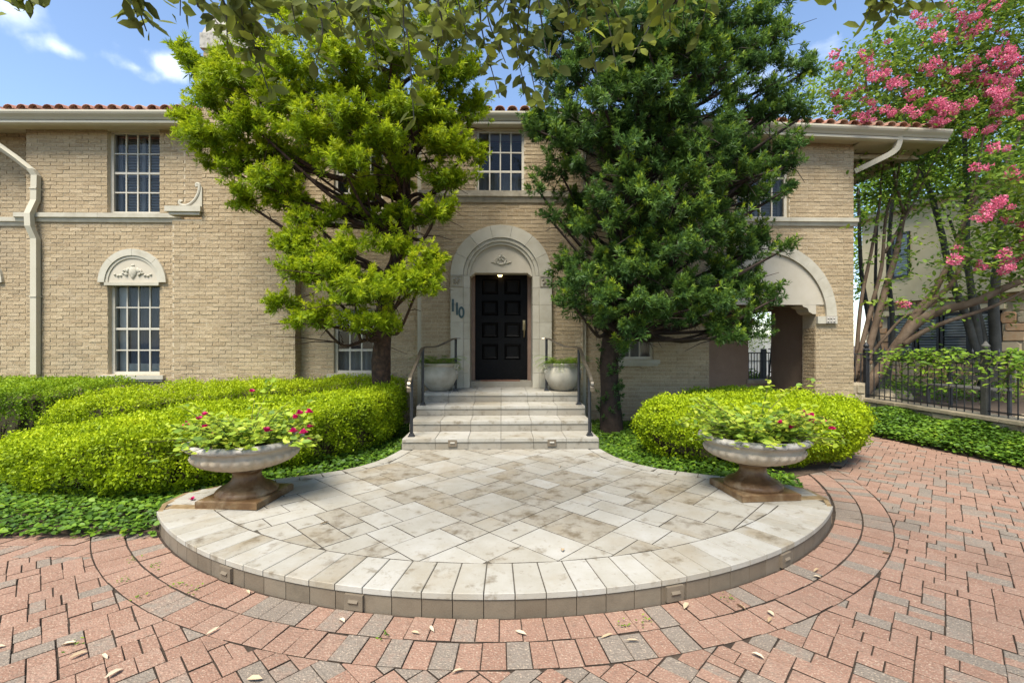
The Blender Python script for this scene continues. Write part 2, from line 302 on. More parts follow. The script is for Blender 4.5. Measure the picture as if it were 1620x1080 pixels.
# ------------------------------------------------------------------ ground, driveway, beds
RC = (0., 6.0); R0 = 3.58                 # terrace circle
tag(mk('ground', [(-400,-400,-.1),(400,-400,-.1),(400,700,-.1),(-400,700,-.1)], [(0,1,2,3)], 'soil'), kind='structure')
drive = tag(mk('driveway', [(-9,-4,-.008),(9,-4,-.008),(9,16,-.008),(-9,16,-.008)], [(0,1,2,3)], 'joint_sand'), kind='structure')
def blocks(u, recipes, x0, x1, y0, y1, rot, shift=0):
    """random ashlar: 6x6-unit blocks, alternate rows offset by 3 units, rotated by rot"""
    c, s = math.cos(rot), math.sin(rot); o = []; B = 6*u
    n = int(math.hypot(x1-x0, y1-y0)/B)+3; mx, my = (x0+x1)/2, (y0+y1)/2
    for j in range(-n, n):
        for i in range(-n, n):
            bx, by = (i+(.5 if j % 2 else 0))*B+shift, j*B
            wx, wy = mx+c*(bx+B/2)-s*(by+B/2), my+s*(bx+B/2)+c*(by+B/2)
            if not (x0-B < wx < x1+B and y0-B < wy < y1+B): continue
            fl = random.random() < .5; mir = random.random() < .5; rc = random.choice(recipes)
            for (a, b, w, h) in rc:
                if mir: a = 6-a-w
                if fl: a, b, w, h = b, a, h, w
                q = [(bx+a*u, by+b*u), (bx+(a+w)*u, by+b*u), (bx+(a+w)*u, by+(b+h)*u), (bx+a*u, by+(b+h)*u)]
                o.append([(mx+c*x-s*y, my+s*x+c*y) for x, y in q])
    return o
def rows(*rs):
    o = []; b = 0
    for h, ws in rs:
        a = 0
        for w in ws: o.append((a, b, w, h)); a += w
        b += h
    return o
PREC = [rows((2,(3,3)),(2,(4,2)),(2,(3,3))), rows((2,(3,3)),(2,(2,2,2)),(2,(3,3))), rows((3,(3,3)),(3,(2,2,2))), rows((2,(3,3)),(2,(3,3)),(2,(2,4))), rows((3,(2,2,2)),(3,(3,3))), rows((2,(2,4)),(2,(3,3)),(2,(3,3)))]
def pinwheel(u, x0, x1, y0, y1, rot):
    """bricks with no long straight joint: 6x4 blocks (four pieces) and upright 2x3 bricks on a sheared lattice"""
    rec = [rows((2,(3,3)),(2,(3,3))), rows((2,(2,4)),(2,(3,3))), rows((2,(3,3)),(2,(4,2))), rows((2,(2,2,2)),(2,(3,3))), [(0,0,3,2),(0,2,3,2),(3,0,3,4)], [(0,0,2,4),(2,0,4,2),(2,2,2,2),(4,2,2,2)], [(0,0,3,2),(0,2,3,2),(3,0,3,1.35),(3,1.35,3,1.3),(3,2.65,3,1.35)]]
    c, s = math.cos(rot), math.sin(rot); mx, my = (x0+x1)/2, (y0+y1)/2; n = int(math.hypot(x1-x0, y1-y0)/(4*u)); o = []
    for i in range(-n, n):
        for j in range(-n, n):
            bx, by = (6*i-2*j)*u, (3*i+4*j)*u; wx, wy = mx+c*bx-s*by, my+s*bx+c*by
            if not (x0-.5 < wx < x1+.5 and y0-.5 < wy < y1+.5): continue
            pcs = list(random.choice(rec))
            if random.random() < .5: pcs = [(6-a-w, b, w, h) for a, b, w, h in pcs]
            for (a, b, w, h) in pcs+[(6, 0, 2, 3)]:
                q = [(bx+a*u, by+b*u), (bx+(a+w)*u, by+b*u), (bx+(a+w)*u, by+(b+h)*u), (bx+a*u, by+(b+h)*u)]
                q = [(mx+c*x-s*y, my+s*x+c*y) for x, y in q]; gx, gy = sum(p[0] for p in q)/4, sum(p[1] for p in q)/4
                t = random.gauss(0, .008); ct, st_ = math.cos(t), math.sin(t); dx, dy = random.gauss(0, .0012), random.gauss(0, .0012)
                o.append([(gx+ct*(x-gx)-st_*(y-gy)+dx, gy+st_*(x-gx)+ct*(y-gy)+dy) for x, y in q])
    return o
def cen(p): return sum(a[0] for a in p)/len(p), sum(a[1] for a in p)/len(p)
def bedx(y): return 6.1-.12*(y-5.35) if y > 3 else 6.38          # edge of the ivy bed along the fence
pav = []; RO = R0+.39
def clusters(x, y):
    return .5+.5*math.sin(2.1*x+1.3*math.sin(1.7*y))*math.cos(1.9*y+1.1*math.sin(1.3*x))
def ptone(x, y):
    p = .25+.2*(clusters(x, y)-.5)
    return random.uniform(0, .28) if random.random() < p else random.uniform(.5, 1)
for q in pinwheel(.0495, -8.4, 7.6, -1.2, 10.2, math.radians(-45)):
    x, y = cen(q); d = math.hypot(x-RC[0], y-RC[1])
    if y > 9.8 or y < -1.0: continue
    if d < RO-.2: continue
    if y < 6 or x > 0:
        if d < RO+.16:
            nx, ny = -(x-RC[0])/d, -(y-RC[1])/d; q = clip(q, nx, ny, nx*RC[0]+ny*RC[1]-RO)
    if x < 0: q = clip(q, 0, 1, 3.18)
    if x > 3: bx = bedx(y); q = clip(q, 1, .12, bx+.12*y)
    if len(q) < 3 or area(q) < .0015: continue
    if x > 0 and y > 5.2 and x < 4.0: continue
    pav.append((q, ptone(x, y)))
for k, (ra, rb) in enumerate(((R0+.012, R0+.195), (R0+.2, R0+.388))):          # two soldier rings round the terrace
    n = int(2*math.pi*ra/.113); 
    for i in range(n):
        a0, a1 = 2*math.pi*(i+.3*k)/n, 2*math.pi*(i+1+.3*k)/n; am = (a0+a1)/2
        x, y = RC[0]+ra*math.sin(am), RC[1]-ra*math.cos(am)
        if not (y < 3.62 if x < 0 else y < 5.6): continue
        q = [(RC[0]+r*math.sin(a), RC[1]-r*math.cos(a)) for r, a in ((ra, a0), (rb, a0), (rb, a1), (ra, a1))]
        pav.append((q, ptone(x*1.3, y)))
for j in range(2):                                                             # two border rows beside the ivy
    for i in range(60):
        x0 = -8.4+i*.115+.03*j; q = [(x0, 3.18+j*.185), (x0+.115, 3.18+j*.185), (x0+.175, 3.365+j*.185), (x0+.06, 3.365+j*.185)]
        x, y = cen(q); d = math.hypot(x-RC[0], y-RC[1])
        if d < RO-.12 or x > -2.2: continue
        if d < RO+.2: nx, ny = -(x-RC[0])/d, -(y-RC[1])/d; q = clip(q, nx, ny, nx*RC[0]+ny*RC[1]-RO)
        if len(q) < 3 or area(q) < .001: continue
        pav.append((q, ptone(x, y)))
for k in range(1, 5):                                                          # short inner rings between the terrace tip and the round hedge
    ra, rb = R0-.19*k, R0-.19*(k-1)-.005; n = int(2*math.pi*ra/.113)
    for i in range(n):
        a0, a1 = 2*math.pi*i/n, 2*math.pi*(i+1)/n; x, y = ra*math.sin((a0+a1)/2), 6-ra*math.cos((a0+a1)/2)
        if x < 2.83 or y > 5.5 or y < 3.6: continue
        pav.append(([(r*math.sin(a), 6-r*math.cos(a)) for r, a in ((ra, a0), (rb, a0), (rb, a1), (ra, a1))], ptone(x, y)))
def screen(q):
    P = [PX((x, y, 0)) for x, y in q] if min(p[1] for p in q) > .4 else None
    if P is None: return 0
    cx, cy = cen(P)
    return area(P) if -30 < cx < 1650 and cy < 1100 else 0
pav.sort(key=lambda t: -screen(t[0])); rest = MB()
for i, (q, t) in enumerate(pav):
    z = random.uniform(-.003, .003); qq = inset(q, random.uniform(.0017, .0034))
    if len(qq) < 3: continue
    V, F = slab(qq, -.028, z, .0025, .018)
    if i < 300: mk('paver', V, F, 'paver', drive, tone=t, m2='joint_sand', mi=sides(F))
    elif screen(q) > 0 or q[0][1] > .2: rest.add(V, F, t, sides(F))
rest.build('pavers', 'paver', drive, kind='stuff', m2='joint_sand')
# planting beds: soil sheets
def bed(poly, z=.0):
    return tag(MB().prism(poly, -.06, z).build('planting_bed', 'soil'), kind='structure')
LBED = [(-14,3.56),(-2.55,3.56),(-2.85,3.8),(-2.83,4.3),(-2.3,4.6),(-1.75,4.85),(-1.4,5.2),(-1.27,5.76),(-1.26,8.4),(-14,8.4)]
RBED = [(2.83,4.4),(2.95,4.75),(3.8,5.2),(4.25,5.7),(4.2,6.6),(4.1,8.4),(1.26,8.4),(1.27,5.76),(1.4,5.2),(1.75,4.85),(2.3,4.6)]
FBED = [(6.38,-1),(6.38,3),(6.1,5.35),(5.9,7.0),(5.65,8.35),(6.42,8.35),(6.42,9.6),(7.0,9.6),(7.0,-1)]
for b in (LBED, RBED, FBED): bed(b, .012)
# ------------------------------------------------------------------ terrace
TZ = .13
tipa = math.asin(2.72/R0)
arc = [(R0*math.sin(a), 6-R0*math.cos(a)) for a in np.linspace(-tipa, tipa, 61)]
backR = smoothpts([(2.80,3.82),(2.80,4.12),(2.55,4.36),(2.1,4.58),(1.65,4.85),(1.38,5.25),(1.26,5.75)], 4).tolist()
backL = [(-x, y) for x, y in backR]
outline = arc+backR+backL[::-1]
def shrink(pl, k): return [(x*(1-k), y+(4.6-y)*k) for x, y in pl]
ter = MB(); ter.prism(shrink(outline, .012), -.05, TZ-.0045)
terrace = tag(ter.build('terrace', 'terrace_grout'), kind='structure')
TREC = [rows((3,(3,3)),(3,(4,2))), rows((2,(4,2)),(2,(2,4)),(2,(3,3))), rows((4,(4,2)),(2,(3,3))), rows((2,(2,4)),(4,(2,4))), rows((3,(4,2)),(3,(2,4)))]
RI = R0-.335; segs = []
for i in range(len(backR)-1): segs.append((backR[i], backR[i+1])); segs.append((backL[i+1], backL[i]))
BW = .15
for q in blocks(.102, TREC, -3.0, 3.0, 2.3, 6.0, math.radians(45), .2):
    x, y = cen(q); d = math.hypot(x, y-6)
    if d > RI+.2 or y > 5.95: continue
    nx, ny = x/d, (y-6)/d
    if d > RI-.45: q = clip(q, nx, ny, ny*6+RI)
    q = clip(q, 0, 1, 5.76)
    ok = len(q) > 2
    if ok:
        x, y = cen(q); bd = None
        for (a, b) in segs:
            ex, ey = b[0]-a[0], b[1]-a[1]; l = math.hypot(ex, ey)
            if l < 1e-6: continue
            t = min(1, max(0, ((x-a[0])*ex+(y-a[1])*ey)/l/l)); dd = math.hypot(x-a[0]-t*ex, y-a[1]-t*ey)
            if bd is None or dd < bd[0]: bd = (dd, a, (ey/l, -ex/l))
        n_, a = bd[2], bd[1]
        if (x-a[0])*n_[0]+(y-a[1])*n_[1] > .22 and bd[0] > .2: ok = False
        elif bd[0] < .45: q = clip(q, n_[0], n_[1], n_[0]*a[0]+n_[1]*a[1]-BW); ok = len(q) > 2
    if not ok or area(q) < .003: continue
    x, y = cen(q)
    if abs(x) > 2.72: continue
    q = inset(q, .0038)
    if len(q) < 3: continue
    V, F = slab(q, TZ-.02, TZ+random.uniform(-.001, .001), .001, .002); mk('tile', V, F, 'terrace_tile_worn' if random.random() < .6*math.exp(-((x/1.7)**2+((y-4.1)/1.2)**2)) + .05 else 'terrace_tile', terrace, tone=random.betavariate(2, 1.6), m2='terrace_grout', mi=sides(F))
def stained(x, y): return (abs(y-3.87-.03*x) < .085 and abs(x) > 2.35)
n = 37; da = 2*tipa/n
for i in range(n):                        # front border of radial tiles and the riser facing below
    a0, a1 = -tipa+i*da, -tipa+(i+1)*da; am = (a0+a1)/2
    q = [(r*math.sin(a), 6-r*math.cos(a)) for r, a in ((RI+.003, a0), (R0+.008, a0), (R0+.008, am), (R0+.008, a1), (RI+.003, a1))]
    q = inset(q, .003); V, F = slab(q, TZ-.032, TZ+.001+random.uniform(-.001, .001), .003); mk('border_tile', V, F, 'terrace_tile_worn' if random.random() < .13 else 'terrace_tile', terrace, tone=random.betavariate(2.5, 1.3))
    q = inset([(r*math.sin(a), 6-r*math.cos(a)) for r, a in ((R0-.04, a0), (R0, a0), (R0, am), (R0, a1), (R0-.04, a1))], .0022)
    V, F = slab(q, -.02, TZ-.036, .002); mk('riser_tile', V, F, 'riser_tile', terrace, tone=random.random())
def backborder(bl, sgn):
    L = [0]; 
    for i in range(len(bl)-1): L.append(L[-1]+math.dist(bl[i], bl[i+1]))
    at = lambda s: (float(np.interp(s, L, [p[0] for p in bl])), float(np.interp(s, L, [p[1] for p in bl])))
    n = int(L[-1]/.2)
    for i in range(n):
        s0, s1 = L[-1]*i/n, L[-1]*(i+1)/n; a, b = at(s0), at(s1); ex, ey = b[0]-a[0], b[1]-a[1]; l = math.hypot(ex, ey)
        nx, ny = (-ey/l*sgn, ex/l*sgn)
        w = BW-.004
        q = inset([a, b, (b[0]+nx*w, b[1]+ny*w), (a[0]+nx*w, a[1]+ny*w)], .0025)
        if len(q) < 3: continue
        m_ = 'brown_stain_tile' if i < 1 else 'terrace_tile'
        V, F = slab(q, TZ-.03, TZ+.0005, .002); mk('border_tile', V, F, m_, terrace, tone=random.betavariate(2, 1.5))
backborder(backR, 1); backborder(backL, -1)
for s in (-1, 1):                         # side tiles at the two tips, with the rust-brown run-off strip from the urns
    for i in range(6):
        y0 = 3.69+i*.1; x0 = 2.2; x1 = [2.70, 2.75, 2.775, 2.775, 2.72, 2.62][i]
        q = [(s*x0, y0), (s*x1, y0+.03), (s*x1, y0+.128), (s*x0, y0+.098)]
        V, F = slab(inset(q, .002), TZ-.02, TZ+.0032, .002); mk('border_tile', V, F, 'brown_stain_tile' if i == (1 if s > 0 else 0) else 'terrace_tile', terrace, tone=random.betavariate(2, 1.5))
    e = [(s*x, y) for x, y in ((2.71,3.66),(2.80,3.84),(2.815,4.1),(2.6,4.34))]
    for i in range(3):
        a, b = e[i], e[i+1]; V, F = slab([a, b, (b[0]*.985, b[1]-.005), (a[0]*.985, a[1])], -.02, TZ+.002, .002); mk('riser_tile', V, F, 'brown_stain_tile', terrace, tone=.5)
def lightfix(x, y, z, ang, parent, m='riser_tile'):
    c, s = math.cos(ang), math.sin(ang)
    def T(V): return [(x+c*a-s*b, y+s*a+c*b, z+d) for a, b, d in V]
    o = MB(); o.add(T(boxv(-.055, .055, -.014, .01, -.042, .042)), BF); p = o.build('step_light', 'riser_tile', parent)
    h = MB(); h.add(T([(-.028,-.014,.016),(.028,-.014,.016),(.028,-.026,.004),(-.028,-.026,.004),(-.028,-.014,-.01),(.028,-.014,-.01)]), [(0,1,2,3),(3,2,5,4),(0,3,4),(1,5,2),(0,4,5,1)]); h.build('hood', m, p)
for px in (360, 563, 1065, 1241):
    X = (px-790)/720.; best = min(np.linspace(-tipa, tipa, 400), key=lambda a: abs(PX((R0*math.sin(a), 6-R0*math.cos(a), .05))[0]-px))
    lightfix((R0+.004)*math.sin(best), 6-(R0+.004)*math.cos(best), .048, best, terrace)
# ------------------------------------------------------------------ steps
SY = [5.75, 6.23, 6.71, 7.19, 8.06]; SH = .14; HWS = 1.24
sb = MB()
for i in range(4): sb.box(-HWS+.012, HWS-.012, SY[i]+.02, 8.2, (TZ-.1 if i == 0 else TZ+SH*i-.01), TZ+SH*(i+1)-.012)
steps = tag(sb.build('front_steps', 'terrace_grout'), kind='structure')
for i in range(4):
    z = TZ+SH*(i+1); w = 2*HWS/6
    for k in range(6):
        x0 = -HWS+k*w; e = .0022
        y1 = SY[i+1]-.003 if i < 3 else 7.62
        V, F = slab([(x0+e, SY[i]-.012), (x0+w-e, SY[i]-.012), (x0+w-e, y1), (x0+e, y1)], z-.045, z+random.uniform(-.001, .001), .004); mk('tread', V, F, 'terrace_tile', steps, tone=random.betavariate(2, 1.6))
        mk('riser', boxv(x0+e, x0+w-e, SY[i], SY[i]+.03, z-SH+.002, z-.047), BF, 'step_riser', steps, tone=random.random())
        if i == 3: 
            V, F = slab([(x0+e, 7.625), (x0+w-e, 7.625), (x0+w-e, 8.2), (x0+e, 8.2)], z-.03, z, .003); mk('tread', V, F, 'terrace_tile', steps, tone=random.betavariate(2, 1.6))
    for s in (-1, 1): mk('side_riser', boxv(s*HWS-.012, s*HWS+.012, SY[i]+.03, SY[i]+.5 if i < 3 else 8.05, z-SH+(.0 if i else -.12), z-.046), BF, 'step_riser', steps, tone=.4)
LZ = TZ+4*SH
for px in (716, 873): 
    x = W(px, 700, 5.75)[0]; lightfix(x, 5.748, .21, 0, steps, 'terrace_tile')

# ------------------------------------------------------------------ house
EAVE_Y = 7.9
house = empty('brick_house', (0, 8.3, 0), 'tan brick two-storey house with red tile roof, stone trim and arched black door', 'house')
YL, YC, YB, YFL = 8.27, 8.02, 8.1, 8.5      # side walls, chimney breast, entry bay, far-left wall
XC0 = W(273, 450, YC)[0]; XC1 = W(465, 450, YC)[0]; XCU = W(320, 280, YC)[0]
XB0 = W(668, 500, YB)[0]; XB1 = W(921, 500, YB)[0]
XL0 = W(42, 400, YL)[0]; XR = W(1350, 450, YL)[0]
TOP = 5.3
def rect(px0, px1, py0, py1, Y):
    a = W(px0, py1, Y); b = W(px1, py0, Y); return (a[0], b[0], a[2], b[2])
def lerp_rect(r): return r
BH, BL = .068, .222
indiv = []; brest = MB()
def wall(name, x0, x1, z0, z1, Y, holes, thick=.26, bricks=True, pref=False, mort='mortar'):
    xs = sorted({x0, x1, *[min(max(h[k], x0), x1) for h in holes for k in (0, 1)]}); zs = sorted({z0, z1, *[min(max(h[k], z0), z1) for h in holes for k in (2, 3)]})
    b = MB()
    for i in range(len(xs)-1):
        run = None
        for j in range(len(zs)-1):
            cx, cz = (xs[i]+xs[i+1])/2, (zs[j]+zs[j+1])/2
            if any(h[0] < cx < h[1] and h[2] < cz < h[3] for h in holes): continue
            b.box(xs[i], xs[i+1], Y, Y+thick, zs[j], zs[j+1])
    o = b.build(name, mort, house)
    if not bricks: return o
    k0 = math.floor(z0/BH)
    loc = MB()
    for k in range(k0, int(z1/BH)+1):
        za, zb = k*BH, k*BH+BH-.011
        if zb > z1 or za < z0-.02: continue
        off = (BL/2 if k % 2 else 0)
        for i in range(int((x0+10)/BL)-1, int((x1+10)/BL)+1):
            a, c = i*BL-10+off, i*BL-10+off+BL-.011
            a, c = max(a, x0), min(c, x1)
            segs_ = [(a, c)]
            for h in holes:
                if h[2]-.03 < (za+zb)/2 < h[3]+.02:
                    ns = []
                    for (p, q) in segs_:
                        if q <= h[0] or p >= h[1]: ns.append((p, q))
                        else:
                            if p < h[0]: ns.append((p, h[0]))
                            if q > h[1]: ns.append((h[1], q))
                    segs_ = ns
            for (p, q) in segs_:
                if q-p < .025: continue
                d = random.uniform(.004, .012); j = lambda: random.uniform(-.0025, .0025)
                Yf = Y-d
                V = [(p+j(), Yf+j(), za+j()), (q+j(), Yf+j(), za+j()), (q+j(), Yf+j(), zb+j()), (p+j(), Yf+j(), zb+j()), (p, Y+.004, za), (q, Y+.004, za), (q, Y+.004, zb), (p, Y+.004, zb)]
                F = [(0,1,2,3), (0,4,5,1), (1,5,6,2), (2,6,7,3), (3,7,4,0)]
                t = random.betavariate(2, 2)
                if pref and len(indiv) < 300 and q-p > .2:
                    xx, yy = PX(((p+q)/2, Y, (za+zb)/2))
                    if 275 < xx < 432 and 405 < yy < 560:
                        indiv.append(1); mk('brick', V, F, 'house_brick', o, tone=t); continue
                loc.add(V, F, t)
    if loc.V: loc.build('bricks', 'house_brick', o, kind='stuff')
    return o
# openings (pixel rectangles turned into metres on their wall)
hLA = rect(171, 253, 449, 592, YL); hLU = rect(170, 253, 207, 337, YL)
hRG = rect(528, 612, 487, 590, YL); hRU = rect(528, 606, 212, 337, YL)
hCU = rect(754, 829, 207, 303, YB); hDR = (-.56, .56, LZ-.2, 2.78)
hR2 = rect(962, 1034, 480, 568, YL); hR2U = rect(1165, 1248, 215, 345, YL); hR3U = rect(980, 1040, 215, 345, YL)
ARX0, ARX1 = W(1121, 500, YL)[0], W(1290, 500, YL)[0]; ARC = (ARX0+ARX1)/2; ARZ = W(1205, 500, YL)[2]
hAR = (ARX0, ARX1, -.1, W(1205, 482, YL)[2])
hFL = rect(-84, -5, 449, 592, YFL)
wall('wall', -14, XL0, 0, TOP, YFL, [hFL]); wall('wall', XL0, XC0+.05, 0, TOP, YL, [hLA, hLU])
wall('wall', XCU, XC1, 3.62, TOP+.3, YC, [], .4, pref=True)
wall('wall', XC0, XC1, 0, 3.62, YC, [], .4, pref=True)
wall('wall', XC0+.05, XCU, 3.62, TOP, YL, [hLU])
wall('wall', XC1-.02, XB0, 0, TOP, YL, [hRG, hRU]); wall('wall', XB0, XB1, 0, TOP, YB, [hCU, hDR], .42)
wall('wall', XB1, XR, 0, TOP, YL, [hR2, hR2U, hR3U, hAR], .36)
# brick return of the chimney breast and of the entry bay
def ret(X, y0, y1, z0, z1, sgn):
    b = MB(); b.box(X-.004 if sgn > 0 else X-.012, X+.012 if sgn > 0 else X+.004, y0, y1, z0, z1); o = b.build('wall', 'mortar', house); m2 = MB()
    for k in range(int(z0/BH), int(z1/BH)):
        za = k*BH
        for (p, q) in (((y0+.002, y0+(y1-y0)*.45), (y0+(y1-y0)*.5, y1-.004)) if k % 2 else ((y0+.002, y1-.06), (y1-.05, y1-.004))):
            d = random.uniform(.006, .012); xa, xb = (X+.004, X+.012+d) if sgn > 0 else (X-.012-d, X-.004)
            m2.add(boxv(xa, xb, p, q, za, za+BH-.011), BF, random.betavariate(2, 2))
    m2.build('bricks', 'house_brick', o, kind='stuff')
ret(XC1, YC, YL, 0, TOP, 1); ret(XB0, YB, YL, 0, TOP, -1); ret(XB1, YB, YL, 0, TOP, 1)
# dark inside: floor, back, far sides so nothing shines through
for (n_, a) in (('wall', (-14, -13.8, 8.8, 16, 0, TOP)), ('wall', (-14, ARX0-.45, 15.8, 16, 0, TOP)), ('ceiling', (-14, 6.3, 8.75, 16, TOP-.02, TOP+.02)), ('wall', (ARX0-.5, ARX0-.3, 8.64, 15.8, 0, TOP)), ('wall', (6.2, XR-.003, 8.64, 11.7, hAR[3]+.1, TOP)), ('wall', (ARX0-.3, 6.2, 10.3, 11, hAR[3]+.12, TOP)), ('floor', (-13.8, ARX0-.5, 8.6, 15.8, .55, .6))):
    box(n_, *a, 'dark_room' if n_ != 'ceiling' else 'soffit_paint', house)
# ---- windows
def window(r, Y, nx, nz, cover, deep=.11, fr=.05, sill=True, trim=True):
    x0, x1, z0, z1 = r; yf = Y+deep
    w = MB()
    w.box(x0, x0+fr, yf-.05, yf+.03, z0, z1); w.box(x1-fr, x1, yf-.05, yf+.03, z0, z1); w.box(x0+fr, x1-fr, yf-.05, yf+.03, z0, z0+fr*.9); w.box(x0+fr, x1-fr, yf-.05, yf+.03, z1-fr*.6, z1)
    o = w.build('window', 'window_paint', house); a, b, c, d = x0+fr, x1-fr, z0+fr*.9, z1-fr*.6; mw = .011
    for i in range(1, nx): x = a+(b-a)*i/nx; box('muntin', x-mw, x+mw, yf-.03, yf+.005, c, d, 'window_paint', o)
    for j in range(1, nz):
        z = c+(d-c)*j/nz; k = 1.7 if j == nz//2 else 1
        for i in range(nx): box('muntin', a+(b-a)*i/nx+(mw+.001 if i else 0), a+(b-a)*(i+1)/nx-(mw+.001 if i < nx-1 else 0), yf-.028, yf+.004, z-mw*k, z+mw*k, 'window_paint', o)
    for i in range(nx):
        for j in range(nz):
            xa, xb, za, zb = a+(b-a)*i/nx, a+(b-a)*(i+1)/nx, c+(d-c)*j/nz, c+(d-c)*(j+1)/nz; t = random.uniform(-.0025, .0025); u_ = random.uniform(-.0025, .0025)
            mk('pane', [(xa, yf-.012+t, za), (xb, yf-.012-t, za), (xb, yf-.012-t+u_, zb), (xa, yf-.012+t+u_, zb)], [(0,1,2,3)], 'glass', o)
    yb = yf+.14
    if cover == 'blue':                    # drawn blue-grey drapes, paler sheer at the side
        n_ = 40; V = []; xs = np.linspace(a-.03, b+.03, n_)
        for x in xs: yy = yb+.012*math.sin((x-a)*70); V += [(x, yy, c-.05), (x, yy, d+.05)]
        mk('curtain', V, [(2*i, 2*i+2, 2*i+3, 2*i+1) for i in range(n_-1)], 'curtain_blue', o, True)
        box('curtain', a-.02, a+.13, yb-.06, yb-.03, c, d, 'curtain_pale', o); box('curtain', a, b, yb-.05, yb-.02, c, c+.14, 'curtain_pale', o)
    elif cover == 'shutter':
        s_ = MB(); s_.box(a-.02, b+.02, yb+.03, yb+.04, c, d); nn = int((d-c)/.05)
        for i in range(nn): z = c+(d-c)*i/nn; s_.add([(a, yb+.02, z+.045), (b, yb+.02, z+.045), (b, yb-.015, z+.008), (a, yb-.015, z+.008)], [(0,1,2,3)])
        for x in (a, (a+b)/2, b): s_.box(x-.03, x+.03, yb-.03, yb+.0, c, d)
        s_.box(a, b, yb-.032, yb-.002, (c+d)/2-.03, (c+d)/2+.03); s_.build('shutter', 'shutter_grey', o)
    elif cover == 'half':
        box('curtain', a-.02, b+.02, yb+.2, yb+.21, c, d, 'dark_room', o); V = []; n_ = 40  # first sheet is no curtain: near-black backing painted as the unlit room
        for x in np.linspace(a-.03, b+.03, n_): yy = yb+.02*math.sin((x-a)*60); V += [(x, yy, c), (x, yy, c+(d-c)*.36)]
        mk('curtain', V, [(2*i, 2*i+2, 2*i+3, 2*i+1) for i in range(n_-1)], 'shutter_grey', o, True)
    if sill:
        s_ = MB(); s_.box(x0-.1, x1+.1, Y-.07, yf-.05, z0-.085, z0-.012); s_.box(x0-.07, x1+.07, Y-.045, Y+.0, z0-.125, z0-.087); s_.build('sill', 'cast_stone', o)
    return o
window(hLA, YL, 4, 4, 'blue', .13); window(hLU, YL, 4, 4, 'shutter', .12, sill=False); window(hFL, YFL, 4, 4, 'blue')
window(hRG, YL, 4, 3, 'half'); window(hRU, YL, 4, 4, 'shutter', sill=False); window(hCU, YB, 4, 3, 'half', .09, .04, sill=False)
window(hR2, YL, 4, 3, 'half'); window(hR2U, YL, 4, 4, 'shutter', sill=False); window(hR3U, YL, 4, 4, 'shutter', sill=False)
# ---- arches, trim
def ringblock(cx, cz, r0, r1, a0, a1, y0, y1, seg=5, gap=.0025):
    g0, g1 = gap/r1, gap/r1; A = np.linspace(a0+g0, a1-g1, seg+1); V = []
    for a in A:
        for r in (r0, r1):
            for y in (y0, y1): V.append((cx+r*math.cos(a), y, cz+r*math.sin(a)))
    F = []
    for i in range(seg):
        k = 4*i; F += [(k, k+4, k+6, k+2), (k+1, k+3, k+7, k+5), (k, k+1, k+5, k+4), (k+2, k+6, k+7, k+3)]
    F += [(0, 2, 3, 1), (4*seg, 4*seg+1, 4*seg+3, 4*seg+2)]
    return V, F
def halfdisc(cx, cz, r, y0, y1, z0, notch=None, seg=28):
    a0 = math.asin(max(0, (z0-cz)/r)) if notch is None else 0
    pts = [(cx+r*math.cos(a), cz+r*math.sin(a)) for a in np.linspace(a0, math.pi-a0, seg)]
    bot = ([(cx-r, z0), (cx+r, z0)] if a0 == 0 and z0 < cz else []) if notch is None else [(cx-r, z0-notch), (cx-r+notch*.5, z0-notch), (cx-r+notch*.8, z0-notch*.55), (cx-r+notch*1.3, z0-notch*.35), (cx-r+notch*1.5, z0), (cx+r-notch*1.5, z0), (cx+r-notch*1.3, z0-notch*.35), (cx+r-notch*.8, z0-notch*.55), (cx+r-notch*.5, z0-notch), (cx+r, z0-notch)]
    p = pts+bot; n = len(p); V = [(x, y0, z) for x, z in p]+[(x, y1, z) for x, z in p]
    return V, [tuple(range(n))[::-1], tuple(range(n, 2*n))]+[(i, (i+1)%n, n+(i+1)%n, n+i) for i in range(n)]
